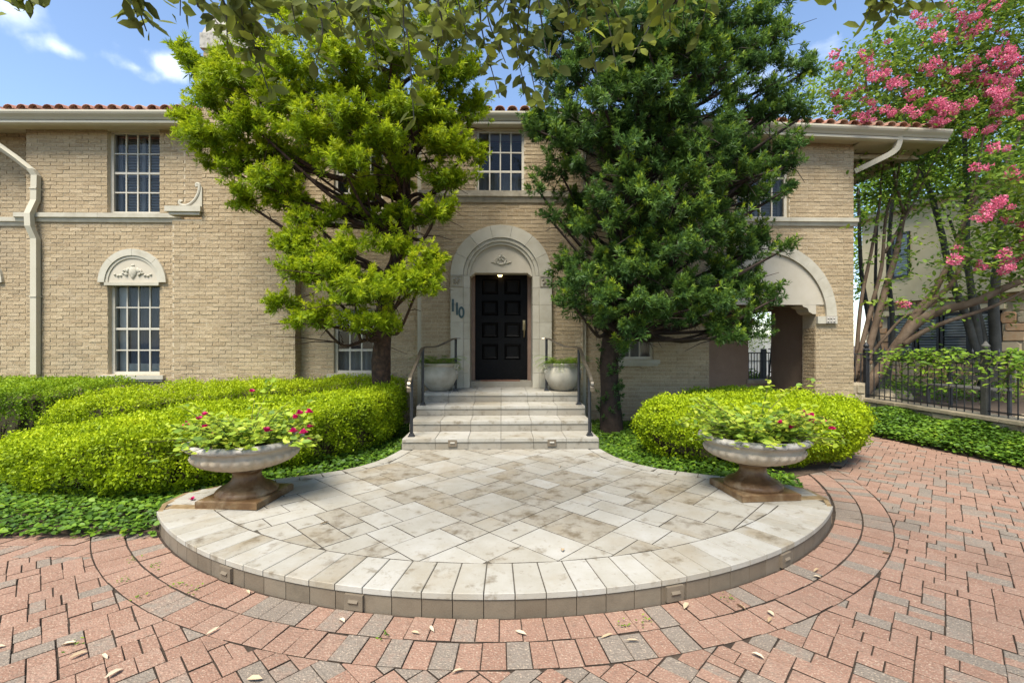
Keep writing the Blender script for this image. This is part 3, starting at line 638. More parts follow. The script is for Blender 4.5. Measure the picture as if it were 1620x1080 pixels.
def ornament(cx, y, cz, w, parent, m='cast_stone', kind='shield'):
    o = MB(); rnd = random.Random(3)
    def blob(x, z, rx, rz, ry=.018, ang=0):
        V = []; n1, n2 = 10, 5; c, s = math.cos(ang), math.sin(ang)
        for i in range(n2):
            p = i/(n2-1)*math.pi/2
            for j in range(n1):
                t = 2*math.pi*j/n1; a, b = rx*math.cos(t)*math.cos(p), rz*math.sin(t)*math.cos(p); V.append((cx+x+c*a-s*b, y-ry*math.sin(p), cz+z+s*a+c*b))
        o.add(V, [(i*n1+j, i*n1+(j+1)%n1, (i+1)*n1+(j+1)%n1, (i+1)*n1+j) for i in range(n2-1) for j in range(n1)])
    if kind == 'shield':
        blob(0, 0, w*.11, w*.16, .03); blob(0, -.09*w, w*.06, w*.1, .026); blob(0, .17*w, w*.05, w*.04, .025)
        for s in (-1, 1):
            blob(s*.14*w, .04*w, w*.05, w*.09, .024, s*.5)
            for k in range(5): blob(s*(.17+.075*k)*w, (-.05-.012*k+.03*math.sin(k*1.9))*w, w*(.055-.005*k), w*.034, .022, s*(.5-.5*(k % 2)))
            o.tube([(cx+s*(.14+.08*math.cos(t))*w+s*.04*t*w, y-.012, cz+(.02*t-.03+.05*math.sin(t))*w) for t in np.linspace(-1, 4, 14)], .011*w/.5, 5)
    else:
        for k in range(16):
            t = 2*math.pi*k/16; blob(.2*w*math.cos(t), .17*w*math.sin(t), w*.075, w*.045, .024, t+1.9)
        for k in range(7): blob(rnd.uniform(-.12, .12)*w, rnd.uniform(-.1, .12)*w, w*.06, w*.035, .026, rnd.uniform(0, 3))
        for s in (-1, 1):
            for k in range(3): blob(s*(.24+.07*k)*w, (-.12+.02*k)*w, w*.06, w*.03, .02, s*.3)
        blob(0, .22*w, .06*w, .05*w, .03)
    o.build('ornament', m, parent, True)
def archwin(r, Y):
    x0, x1, z0, z1 = r; cx = (x0+x1)/2; R = (x1-x0)/2+.14; ri = R-.15; zs = z1+.02
    o = MB().add(*halfdisc(cx, zs, ri, Y-.022, Y+.1, zs-.0)).build('tympanum', 'stucco_panel', house)
    for i in range(4): V, F = ringblock(cx, zs, ri+.035, R, math.pi*i/4, math.pi*(i+1)/4, Y-.055, Y+.02, 6); mk('arch_stone', V, F, 'cast_stone', o, tone=random.random())
    V, F = ringblock(cx, zs, ri-.012, ri+.034, 0, math.pi, Y-.038, Y+.02, 24); mk('arch_moulding', V, F, 'cast_stone', o, tone=.5)
    box('lintel', cx-ri-.03, cx+ri+.03, Y-.062, Y+.1, zs-.055, zs-.002, 'cast_stone', o)
    ornament(cx, Y-.024, zs+ri*.42, ri*1.5, o)
archwin(hLA, YL); archwin(hFL, YFL)
# ---- entry surround
SURY = 8.0; sp = 2.66
sur = MB().add(*halfdisc(0, sp, .56, SURY+.06, SURY+.3, sp+.06, .06)).build('door_surround', 'stucco_panel', house)
for i in range(7): V, F = ringblock(0, sp, .665, .885, math.pi*i/7, math.pi*(i+1)/7, SURY-.04, YB+.0, 6); mk('arch_stone', V, F, 'cast_stone', sur, tone=random.random())
for i in range(7): V, F = ringblock(0, sp, .60, .66, math.pi*i/7, math.pi*(i+1)/7, SURY-.015, YB, 6); mk('arch_stone', V, F, 'cast_stone', sur, tone=random.random())
V, F = ringblock(0, sp, .55, .597, 0, math.pi, SURY+.012, YB, 30); mk('arch_moulding', V, F, 'cast_stone', sur, tone=.5)
zb_ = [LZ+.001]+[W(793, y, 8.0)[2] for y in (590, 562, 536, 510, 482, 455, 436)]; zb_[-1] = sp
for s in (-1, 1):
    for j in range(7):
        a, b = zb_[j]+.002, zb_[j+1]-.002; e = .01*random.random()
        x0, x1 = sorted((s*.667, s*.885)); mk('jamb_stone', boxv(x0, x1, SURY-.04, YB+.004, a, b), BF, 'cast_stone', sur, tone=random.random())
        x0, x1 = sorted((s*.552, s*.664)); mk('jamb_stone', boxv(x0, x1, SURY-.012, YB+.36, a, b), BF, 'cast_stone', sur, tone=random.random())
        if j == 6:
            zc = (a+b)/2; xc = s*.775; o = MB()
            for k in range(4):
                t = math.pi/4+k*math.pi/2; o.tube([(xc, SURY-.05, zc), (xc+.055*math.cos(t), SURY-.045, zc+.055*math.sin(t))], [.012, .03], 8)
            o.tube([(xc, SURY-.04, zc), (xc, SURY-.07, zc)], .022, 8)
            for (u0, u1, v0, v1) in ((-.095,.095,.08,.092), (-.095,.095,-.092,-.08), (-.095,-.083,-.08,.08), (.083,.095,-.08,.08)): o.box(xc+u0, xc+u1, SURY-.056, SURY-.038, zc+v0, zc+v1)
            o.build('rosette', 'stone_dark', sur)
ornament(0, SURY+.058, sp+.28, .42, sur, kind='wreath')
box('door_sill', -.55, .55, 8.16, 8.56, LZ-.05, LZ+.1, 'step_riser', sur, .6)
# door recess and door
for s in (-1, 1):
    x0, x1 = sorted((s*.486, s*.55)); box('door_frame', x0, x1, 8.4, 8.62, LZ+.1, 2.95, 'jamb_wood', sur)
box('door_frame', -.55, .55, 8.47, 8.62, 2.82, 2.95, 'jamb_wood', sur); box('soffit', -.55, .55, 8.302, 8.6, 2.78, 2.81, 'jamb_wood', sur)
box('wall', -.7, .7, 8.63, 8.7, 0, 3.4, 'dark_room', house)
DZ0, DZ1 = LZ+.11, 2.815
dm = MB(); dm.box(-.484, .484, 8.545, 8.6, DZ0, DZ1); cols_ = [(-.35, -.07), (.07, .35)]; dpy = [(395, 482), (527, 610), (660, 745), (790, 878)]
zz = [(W(793, 340+b/3.857, 8.52)[2], W(793, 340+a/3.857, 8.52)[2]) for a, b in dpy]
for (xa, xb) in ((-.484, -.36), (-.06, .06), (.36, .484)): dm.box(xa, xb, 8.51, 8.546, DZ0, DZ1)
zcuts = [DZ0]+sum([[a-.01, b+.01] for a, b in zz[::-1]], [])+[DZ1]
for k in range(0, len(zcuts), 2):
    for (xa, xb) in ((-.36, -.06), (.06, .36)): dm.box(xa, xb, 8.511, 8.546, zcuts[k], zcuts[k+1])
door = dm.build('door', 'door_black', house)
for (xa, xb) in ((-.36, -.06), (.06, .36)):
    for a, b in zz:
        a -= .008; b += .008; i1, i2 = .022, .05
        V = []
        for (ii, y) in ((0, 8.535), (i1, 8.512), (i2, 8.532), (i2+.02, 8.53)):
            V += [(xa+ii, y, a+ii), (xb-ii, y, a+ii), (xb-ii, y, b-ii), (xa+ii, y, b-ii)]
        F = [(4*k+i, 4*k+(i+1)%4, 4*k+4+(i+1)%4, 4*k+4+i) for k in range(3) for i in range(4)]+[(12,13,14,15)]
        mk('panel', V, F, 'door_black', door)
hx = W(829, 520, 8.5)[0]; hz = W(829, 515, 8.5)[2]
h = MB(); h.box(hx-.022, hx+.022, 8.495, 8.512, hz-.08, hz+.1); h.tube(smoothpts([(hx, 8.5, hz+.02), (hx, 8.45, hz+.01), (hx, 8.435, hz-.08), (hx, 8.46, hz-.2), (hx, 8.505, hz-.22)], 5), .012, 8); h.tube([(hx, 8.51, hz+.07), (hx, 8.47, hz+.07)], .018, 10); h.build('handle', 'brass', door)
pl = MB(); pl.add(*lathe([(.001, .0), (.03, .005), (.045, .03), (.035, .06), (.02, .075)], 14, None, W(791, 434, 8.44)[0], 8.42, 2.70)); pl.build('porch_light', 'bulb', house)
mt = MB(); mt.box(-.38, .34, 8.2, 8.46, LZ+.1, LZ+.112); tag(mt.build('doormat', 'doormat'), 'rust brown doormat lying on the sill before the black front door', 'doormat')
# house numbers
for ch, (px, py), sz in (('1', (716.5, 484), .3), ('1', (723, 489.5), .3), ('0', (730, 495), .27)):
    cu = bpy.data.curves.new('n', 'FONT'); cu.body = ch; cu.size = sz*1.0; cu.extrude = .008; cu.align_x = 'CENTER'; cu.align_y = 'CENTER'; cu.offset = .006
    to = bpy.data.objects.new('n', cu); C.objects.link(to); dg = bpy.context.evaluated_depsgraph_get(); me = bpy.data.meshes.new_from_object(to.evaluated_get(dg)); bpy.data.objects.remove(to)
    me.materials.clear(); me.materials.append(M['number_metal']); me.name = 'house_number'
    o = bpy.data.objects.new('house_number', me); p = W(px, py, SURY-.05); link(o, house, p); o.rotation_euler = (math.pi/2, 0, 0); o.scale = (.82, 1, 1)
# ---- string courses
def course(x0, x1, z0, z1, Y, m='cast_stone', parent=house):
    n_ = max(1, round((x1-x0)/1.25)); w = (x1-x0)/n_; h_ = z1-z0
    for i in range(n_):
        a, b = x0+i*w+.0015, x0+(i+1)*w-.0015
        P = [(Y+.01, z0), (Y-.03, z0), (Y-.045, z0+h_*.28), (Y-.045, z0+h_*.42), (Y-.075, z0+h_*.5), (Y-.075, z1), (Y+.01, z1)]; k = len(P)
        mk('string_course', [(a, y, z) for y, z in P]+[(b, y, z) for y, z in P], [tuple(range(k)), tuple(range(k, 2*k))[::-1]]+[(i_, k+i_, k+(i_+1)%k, (i_+1)%k) for i_ in range(k)], m, parent, tone=random.random())
zc0, zc1 = W(160, 352, YL)[2], W(160, 338.5, YL)[2]
course(XL0-.16, XC0+.02, zc0, zc1, YL); z2, z3 = W(20, 358, YFL)[2], W(20, 345, YFL)[2]; course(-12, XL0-.17, z2, z3, YFL)
course(XC1+.03, XB0-.02, zc0, zc1, YL); zb0, zb1 = W(793, 321, YB)[2], W(793, 303.5, YB)[2]; course(XB0-.05, XB1+.05, zb0, zb1, YB, 'stone_dark')
zr0, zr1 = W(1290, 358, YL)[2], W(1290, 346, YL)[2]; course(XB1+.03, XR+.05, zr0, zr1, YL)
# chimney shoulder: slab and scroll
sx0, sx1 = W(266, 335, YC)[0], W(322, 335, YC)[0]; sz0, sz1 = W(290, 341, YC)[2], W(290, 328, YC)[2]
o = MB(); o.box(sx0, sx1, YC-.09, YC+.1, sz0+.05, sz1); o.box(sx0+.05, sx1-.03, YC-.06, YC+.1, sz0, sz0+.05); sh = o.build('chimney_shoulder', 'cast_stone', house)
def SP(px, py): return W(px, py, YC-.02)
cv = [SP(*p) for p in smoothpts([(287.5, 320), (285, 318), (285.5, 323.5), (292, 325.5), (300, 323.5), (308, 317), (313.5, 308), (316, 298), (315, 292), (311.5, 291.5), (312, 296)], 5)]
o = MB(); o.tube(cv, .028, 8)
poly = [SP(*p) for p in ((287, 327), (300, 323.5), (308, 317), (313.5, 308), (317, 296), (320, 296), (320, 328))]
k = len(poly); V = [(p[0], YC-.03, p[2]) for p in poly]+[(p[0], YC+.06, p[2]) for p in poly]
o.add(V, [tuple(range(k))[::-1], tuple(range(k, 2*k))]+[(i, (i+1)%k, k+(i+1)%k, k+i) for i in range(k)]); o.build('scroll', 'cast_stone', sh, False)
# ---- porch arch
Rr = ARX1-ARC+.36; rin = Rr-.19
o = MB().add(*halfdisc(ARC, ARZ, rin, YL-.02, YL+.3, hAR[3], None)); ty = o.build('porch_arch', 'stucco_panel', house)
for i in range(11): V, F = ringblock(ARC, ARZ, rin, Rr, math.pi*i/11, math.pi*(i+1)/11, YL-.06, YL+.02, 5, .0012); mk('arch_stone', V, F, 'cast_stone', ty, tone=random.random())
for s in (-1, 1):
    xj = ARC+s*(ARX1-ARC); x0, x1 = sorted((xj-s*.0, xj+s*.37)); zi = W(1300, 512, YL)[2]
    box('impost', x0+.003, x1-.003, YL-.065, YL+.02, zi, ARZ-.003, 'cast_stone', ty)
    P = [(xj, hAR[3]), (xj-s*.26, hAR[3]), (xj-s*.24, hAR[3]-.035), (xj-s*.16, hAR[3]-.06), (xj-s*.13, hAR[3]-.13), (xj-s*.06, hAR[3]-.17), (xj, hAR[3]-.17)]
    k = len(P); mk('corbel', [(x, YL-.018, z) for x, z in P]+[(x, YL+.33, z) for x, z in P], [tuple(range(k))[::-1], tuple(range(k, 2*k))]+[(i, (i+1)%k, k+(i+1)%k, k+i) for i in range(k)], 'stucco_panel', ty)
    xc, zc = xj+s*.24, (zi+ARZ)/2; o = MB(); o.box(xc-.09, xc+.09, YL-.078, YL-.064, zc-.06, zc+.06)
    for i in range(3):
        for j in range(2): o.tube([(xc-.055+i*.055, YL-.078, zc-.028+j*.055), (xc-.055+i*.055, YL-.092, zc-.028+j*.055)], [.022, .008], 6)
    o.build('rosette', 'urn_rim', ty)
    bl = MB(); 
    for kk in range(int(.0/BH), int(zi/BH)):
        for (p, q) in ((0, .16), (.17, .31)) if kk % 2 else ((0, .07), (.08, .31)):
            xa, xb = sorted((xj-s*.004, xj-s*random.uniform(.01, .016))); bl.box(xa, xb, YL+p, YL+q, kk*BH, kk*BH+BH-.011, t=random.betavariate(2, 2))
    bl.build('bricks', 'house_brick', ty, kind='stuff')
# porch interior
PYB = 10.0; wx0, wx1, wz0, wz1 = rect(1184, 1252, 492, 604, PYB)
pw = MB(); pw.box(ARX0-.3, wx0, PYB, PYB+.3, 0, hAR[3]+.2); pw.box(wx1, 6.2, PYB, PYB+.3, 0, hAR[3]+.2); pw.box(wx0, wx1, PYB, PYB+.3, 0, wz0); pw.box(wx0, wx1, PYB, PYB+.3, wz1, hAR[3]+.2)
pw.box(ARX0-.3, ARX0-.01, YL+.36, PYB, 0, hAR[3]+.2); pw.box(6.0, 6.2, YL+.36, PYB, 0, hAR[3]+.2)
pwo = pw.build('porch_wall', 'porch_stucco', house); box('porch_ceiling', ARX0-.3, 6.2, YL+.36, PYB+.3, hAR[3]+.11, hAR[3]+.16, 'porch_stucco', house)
box('porch_floor', ARX0, 6.0, YL+.02, PYB+2, -.02, .06, 'step_riser', house); box('sill', wx0-.05, wx1+.05, PYB-.05, PYB+.31, wz0-.03, wz0+.05, 'stone_dark', pwo)
# ---- eave: soffit, gutter, tiles
EX0, EXM, EX1 = -12., .35, W(1505, 206, EAVE_Y)[0]
zE = lambda x: 5.43+.008*(x+7) if x < EXM else 5.488-(x-EXM)*.031           # gutter falls towards its right-hand outlet
# top of gutter line
def sweep(P, xs, name, m, parent, caps=True):
    k = len(P); V = []
    for x in xs: V += [(x, y, z+zE(x)) for y, z in P]
    F = [(i*k+j, (i+1)*k+j, (i+1)*k+(j+1)%k, i*k+(j+1)%k) for i in range(len(xs)-1) for j in range(k)]
    F += [tuple(range(k)), tuple(range((len(xs)-1)*k, len(xs)*k))[::-1]]
    return mk(name, V, F, m, parent, tone=.5)
GP = [(EAVE_Y+.13, .0), (EAVE_Y+.13, -.12), (EAVE_Y+.04, -.13), (EAVE_Y+.02, -.1), (EAVE_Y-.02, -.06), (EAVE_Y-.035, -.03), (EAVE_Y-.035, .0), (EAVE_Y-.02, .0), (EAVE_Y-.015, -.015), (EAVE_Y+.115, -.015), (EAVE_Y+.115, 0)]
roof = MB()
xr = EX1; 
roof.add([(EX0, EAVE_Y+.12, zE(EX0)+.0), (EXM, EAVE_Y+.12, zE(EXM)), (xr-.12, EAVE_Y+.12, zE(xr)), (xr-.12, 14, zE(xr)+.05), (3.5, 11.5, 6.8), (EX0, 12, 6.9), (EX0, 16, 5.4), (3.5, 16, 5.4)], [(0,1,4,5), (1,2,4), (2,3,4), (5,4,7,6), (4,3,7)])
ro = roof.build('roof', 'roof_tile', house)
cut0, cut1 = XCU-.02, XC1+.02
for a, b in ((EX0, cut0), (cut1, EXM), (EXM+.001, EX1)):
    sweep(GP, np.linspace(a, b, 6), 'gutter', 'cream_paint', ro)
    sweep([(EAVE_Y+.05, -.135), (EAVE_Y+.05, -.18), (EAVE_Y+.1, -.2), (EAVE_Y+.13, -.2), (EAVE_Y+.131, -.122), (EAVE_Y+.131, -.002), (EAVE_Y+.15, -.002), (EAVE_Y+.15, -.135)], np.linspace(a+.002, b-.002, 6), 'fascia', 'cream_paint', ro)
    sweep([(EAVE_Y+.12, -.2), (8.6, -.1), (8.6, -.07), (EAVE_Y+.12, -.17)], np.linspace(a+.004, b-.004, 6), 'soffit', 'soffit_paint', ro)
# right-hand rake: end fascia and side soffit with rafters
zr = zE(EX1); o = MB(); o.box(EX1-.02, EX1+.0, EAVE_Y+.14, 13, zr-.2, zr-.0); o.build('fascia', 'cream_paint', ro)
o = MB(); o.add([(XR-.02, EAVE_Y+.15, zr-.15), (EX1-.02, EAVE_Y+.15, zr-.19), (EX1-.02, 13, zr-.19), (XR-.02, 13, zr-.12)], [(0,1,2,3)]); o.build('soffit', 'soffit_paint', ro)
for i in range(3): y = 8.5+i*.9; box('rafter', XR, EX1-.03, y, y+.09, zr-.27, zr-.19, 'soffit_paint', ro)
# barrel tiles along the eave: three courses
tm = {}
def tilemesh(L, r, inv):
    V = []; n_ = 7
    for t in (0, 1):
        for rr in (r, r-.014):
            for i in range(n_):
                a = math.pi*i/(n_-1); k = 1-.12*t; V.append((rr*k*math.cos(a), t*L, (rr*k*math.sin(a)*.85)*(1 if not inv else -1)))
    F = []
    for i in range(n_-1): F += [(i, i+1, 2*n_+i+1, 2*n_+i), (n_+i, 3*n_+i, 3*n_+i+1, n_+i+1), (i, n_+i, n_+i+1, i+1)]
    return V, F
nt_ = 0
for a, b in ((EX0, cut0), (cut1, EX1-.1)):
    n_ = int((b-a)/.215)
    for i in range(n_):
        x = a+(i+.5)*(b-a)/n_
        if x < -8.6: continue
        for c_ in range(3):
            s_ = math.tan(math.radians(19)); y0 = EAVE_Y-.0+c_*.3+random.uniform(-.02, .02); z0 = zE(x)+.055+(y0-EAVE_Y-.05)*s_*.92+c_*.012
            V, F = tilemesh(.38, .088+random.uniform(-.004, .004), False); tl = random.uniform(-.03, .03); V = [(x+vx+tl*vy, y0+vy, z0+vz+vy*s_*.85) for vx, vy, vz in V]
            if nt_ < 298: mk('roof_tile', V, F, 'roof_tile', ro, True, random.random()); nt_ += 1
tr = MB()
for a, b in ((EX0, cut0), (cut1, EX1-.1)):
    n_ = int((b-a)/.215)
    for i in range(n_): 
        x = a+i*(b-a)/n_
        if x < -8.7: continue
        V, F = tilemesh(.4, .09, True); tr.add([(x+vx, EAVE_Y+.07+vy, zE(x)+.1+vz*.7+vy*.32) for vx, vy, vz in V], F, random.random())
tr.build('pan_tiles', 'roof_tile', ro, kind='stuff')
# ---- chimney stack above the eave
CX1 = XCU+.95; ZC = W(330, 78, YC)[2]; ZT = W(330, 25, YC)[2]
o = MB(); o.box(XCU+.02, CX1, YC+.01, YC+.7, TOP+.2, ZC); ch = o.build('chimney', 'mortar', house); bm_ = MB()
for k in range(int((TOP+.3)/BH), int(ZC/BH)):
    off = (BL/2 if k % 2 else 0)
    for i in range(6):
        p, q = max(XCU+.02, XCU+.02+i*BL-off), min(CX1, XCU+.02+(i+1)*BL-off-.011)
        if q-p > .02: bm_.box(p, q, YC-random.uniform(0, .008), YC+.012, k*BH, k*BH+BH-.011, t=random.betavariate(2, 2))
    for j in range(3): bm_.box(XCU+.008, XCU+.022, YC+.02+j*.22+(.1 if k % 2 else 0), YC+.22+j*.22, k*BH, k*BH+BH-.011, t=random.random())
bm_.build('bricks', 'house_brick', ch, kind='stuff')
o = MB(); o.box(XCU-.02, CX1+.04, YC-.04, YC+.74, ZC, ZC+.26, t=.4); o.add([(XCU-.0, YC-.02, ZC+.261), (CX1, YC-.02, ZC+.261), (CX1, YC+.72, ZC+.261), (XCU, YC+.72, ZC+.261), (XCU+.12, YC+.1, ZT+.1), (CX1-.12, YC+.1, ZT+.1), (CX1-.12, YC+.6, ZT+.1), (XCU+.12, YC+.6, ZT+.1)], BF); o.build('cap', 'urn_rim', ch)
# ---- downspouts (square section)
def spout(pts, w=.085, seg=4, m='cream_paint'):
    P = np.array(pts); V, F = tube(P, w*.72, seg); return mk('downspout', V, F, m, house)
def sq(pts, hw):          # square pipe, faces aligned with the wall
    V = []; n_ = len(pts)
    for (x, y, z) in pts: V += [(x-hw, y-hw*.8, z), (x+hw, y-hw*.8, z), (x+hw, y+hw*.8, z), (x-hw, y+hw*.8, z)]
    F = [(4*i+j, 4*i+(j+1)%4, 4*i+4+(j+1)%4, 4*i+4+j) for i in range(n_-1) for j in range(4)]+[(3,2,1,0), tuple(range(4*n_-4, 4*n_))]
    return mk('downspout', V, F, 'cream_paint', house)
yw = YL-.07
ds = sq([W(56, y, yw) if y != 0 else 0 for y in (592, 480, 378)]+[W(47, 358, yw-.06), W(46, 338, yw-.06), W(56, 317, yw), W(57, 278, yw), W(50, 268, yw-.03)], .052)
spout([W(53, 272, yw), W(25, 250, 8.15), W(-60, 190, 8.02), W(-62, 186, 8.0)], .075)
for y in (470, 300): p = W(56, y, yw); box('strap', p[0]-.06, p[0]+.06, yw-.052, yw+.07, p[2], p[2]+.025, 'cream_paint', ds)
for px in (665.5, 922):
    p0 = W(px, 700, YL-.075); x = p0[0]; dsx = sq([(x, YL-.07, .3), (x, YL-.07, 2.75), (x, YL-.07, 4.9)], .05); V, F = lathe([(.075, 2.62), (.13, 2.85), (.14, 2.95)], 4, None, x, YL-.09); mk('hopper', V, F, 'cream_paint', dsx)
e1 = W(1421, 214, EAVE_Y+.08); e2 = W(1413, 240, EAVE_Y+.13); e3 = W(1352, 271, YL+.02)
spout(smoothpts([e1, W(1421, 226, EAVE_Y+.1), e2, W(1385, 255, 8.12), e3], 4), .085, 4)
# ------------------------------------------------------------------ handrails
def handrail(s, label):
    r = empty('handrail', (s*1.15, 5.9, TZ+SH), label, 'handrail', 'iron handrails on the front steps')
    A = np.array((s*1.15, 5.88, TZ+SH)); B = np.array((s*1.165, 6.8, TZ+3*SH)); D = np.array((s*.745, 7.48, LZ))
    at, bt, dt = A+(0, 0, .79), B+(0, 0, .84), D+(0, 0, .85)
    for p, q in ((A, at), (B, bt), (D, dt)):
        o = MB(); V, F = tube([p, q], .021, 4); o.add(V, F); o.box(p[0]-.04, p[0]+.04, p[1]-.04, p[1]+.04, p[2]+.001, p[2]+.014); o.box(p[0]-.028, p[0]+.028, p[1]-.028, p[1]+.028, p[2]+.014, p[2]+.04); o.build('post', 'iron', r)
    path = [at+(0, -.16, -.2), at+(0, -.165, -.1), at+(0, -.12, -.07), at+(0, 0, .005), (at+bt)/2+(0, 0, .005), bt+(0, 0, .01), bt*.6+dt*.4+(0, .0, -.03), dt*.85+bt*.15+(0, 0, .01), dt+(0, 0, .01), dt+(s*-.07, .03, .012)]
    P = smoothpts(path, 4); V = []
    T = np.gradient(P, axis=0); T = unit(T); sd = unit(np.cross(T, (0, 0, 1.))); up = np.cross(sd, T)
    for p, a, b in zip(P, sd, up): V += [p-a*.026-b*.007, p+a*.026-b*.007, p+a*.018+b*.012, p-a*.018+b*.012]
    n_ = len(P); F = [(4*i+j, 4*i+(j+1)%4, 4*i+4+(j+1)%4, 4*i+4+j) for i in range(n_-1) for j in range(4)]+[(3,2,1,0), tuple(range(4*n_-4, 4*n_))]
    mk('rail', V, F, 'rail_cap', r)
handrail(-1, 'black iron handrail on the front steps beside the pot on the chimney side'); handrail(1, 'black iron handrail on the front steps beside the pot on the arch side')
# ------------------------------------------------------------------ glazed pots with ferns on the landing
def pot(s, label, flabel):
    x, y = s*1.02, 7.56; r = empty('plant_pot', (x, y, LZ+.002), label, 'plant pot', 'round pots on the landing')
    V, F = lathe([(.001, 0), (.15, 0), (.17, .012), (.25, .09), (.305, .2), (.31, .28), (.285, .36), (.255, .385), (.25, .4), (.275, .42), (.285, .44), (.28, .455), (.255, .455), (.245, .42), (.24, .4), (.001, .4)], 40, None, x, y, LZ+.002); mk('body', V, F, 'pot_clay', r, True)
    for a in (math.radians(-15), math.radians(195)):
        ax, ay = x+.275*math.cos(a), y+.275*math.sin(a); o = MB(); tx, ty = -math.sin(a), math.cos(a)
        sp_ = [(ax+math.cos(a)*(.02+.045*k*math.cos(t)), ay+math.sin(a)*(.02+.045*k*math.cos(t))-.02, LZ+.4+.045*k*math.sin(t)) for t, k in zip(np.linspace(0, 3.6*math.pi, 26), np.linspace(1, .2, 26))]
        o.tube(sp_, .017, 6); sp2 = [(ax+math.cos(a)*(.005+.035*k*math.cos(-t)), ay+math.sin(a)*(.005+.035*k*math.cos(-t))-.02, LZ+.31+.035*k*math.sin(-t)) for t, k in zip(np.linspace(-1.5, 3.*math.pi, 20), np.linspace(1, .2, 20))]
        o.tube(sp2, .014, 6); o.build('scroll_handle', 'pot_clay', r, True)
    f = empty('fern', (x, y, LZ+.4), flabel, 'fern', 'ferns in the landing pots'); P = []; D = []; N = []
    n_ = 60
    for i in range(n_):
        a = random.uniform(0, 2*math.pi); L = random.uniform(.22, .42); e = random.uniform(.5, 1.35); p0 = np.array((x+.1*math.cos(a), y+.1*math.sin(a), LZ+.4))
        for t in np.linspace(.1, 1, 16):
            q = p0+np.array((math.cos(a)*L*t, math.sin(a)*L*t, L*math.sin(e)*t*1.35-L*.95*t*t)); 
            for sg in (-1, 1): P.append(q); D.append((-math.sin(a)*sg+.4*math.cos(a), math.cos(a)*sg+.4*math.sin(a), .1)); N.append((0, 0, 1))
    leaves('frond', np.array(P), np.array(D), np.array(N, float), .055, .022, rng.random(len(P))*.7+.2, 'leaf_far', f)
    V, F = lathe([(.235, 0), (.12, .012), (.001, .015)], 20, None, x, y, LZ+.404); mk('soil', V, F, 'soil', f)
pot(-1, 'round off-white pot with scroll handles on the landing on the chimney side', 'small trailing fern in the pot on the chimney side of the door')
pot(1, 'round off-white pot with scroll handles on the landing on the arch side', 'small grassy fern in the pot on the arch side of the door')
# ------------------------------------------------------------------ stone urns
def urn(x, y, rot, label, lean):
    z = TZ+.005; r = empty('stone_urn', (x, y, z), label, 'urn', 'fluted stone urns on the terrace')
    o = MB(); c, s = math.cos(rot), math.sin(rot); h = .262
    def sqr(h, z): return [(x+c*a-s*b, y+s*a+c*b, z) for a, b in ((-h, -h), (h, -h), (h, h), (-h, h))]
    V = sqr(h, z)+sqr(h, z+.05)+sqr(h-.012, z+.058); F = [(0,1,5,4),(1,2,6,5),(2,3,7,6),(3,0,4,7),(4,5,9,8),(5,6,10,9),(6,7,11,10),(7,4,8,11),(8,9,10,11)]
    mk('plinth', V, F, 'urn_wet', r)
    seg = 96
    V, F = lathe([(.235, .058), (.24, .075), (.225, .095), (.2, .115)], seg, lambda i, a: 1+.018*abs(math.sin(a*10)), x, y, z); mk('foot', V, F, 'urn_wet', r, True)
    V, F = lathe([(.205, .113), (.19, .12), (.15, .14), (.118, .175), (.108, .21), (.112, .235), (.145, .252), (.15, .262), (.13, .268), (.14, .275)], seg, None, x, y, z); mk('stem', V, F, 'urn_wet', r, True)
    V, F = lathe([(.1, .268), (.18, .275), (.28, .3), (.36, .335), (.4, .37), (.408, .395), (.4, .41)], seg*2, lambda i, a: 1+(.05*(abs(math.cos(a*15))-.6) if 1 < i < 6 else 0), x, y, z)
    mk('bowl', V, F, 'urn_bowl', r, True)
    V, F = lathe([(.398, .409), (.385, .425), (.385, .445), (.4, .455)], seg, None, x, y, z); mk('neck', V, F, 'stone_dark' if 0 else 'urn_bowl', r, True)
    V, F = lathe([(.395, .452), (.43, .462), (.452, .482), (.445, .502), (.43, .512), (.405, .515), (.39, .505), (.37, .47), (.001, .46)], seg*2, lambda i, a: 1+(.028*(abs(math.sin(a*24+i*.5))-.5) if 0 < i < 4 else 0), x, y, z); mk('rim', V, F, 'urn_rim', r, True)
    V, F = lathe([(.372, .474), (.2, .495), (.001, .5)], 24, None, x, y, z); mk('soil', V, F, 'soil', r)
    return z+.49
UL, UR = (-2.17, 3.95), (2.26, 4.03)
uz = urn(*UL, math.radians(-6), 'wide fluted stone urn with rust brown pedestal before the long hedge', 0); urn(*UR, math.radians(4), 'wide fluted stone urn with rust brown pedestal before the round hedge', 0)
def flower(name, p, r, parent, m='petal_magenta', n=9):
    a = rng.random(n)*2*math.pi; e = rng.uniform(.1, 1.3, n); D = np.stack([np.cos(a)*np.cos(e), np.sin(a)*np.cos(e), np.sin(e)], 1)
    return leaves(name, np.repeat(np.array([p]), n, 0), D, rdir(n)*.4+(0, 0, 1), r*rng.uniform(.8, 1.2, n), r*.85, rng.random(n), m, parent, wide=True, fold=.25)
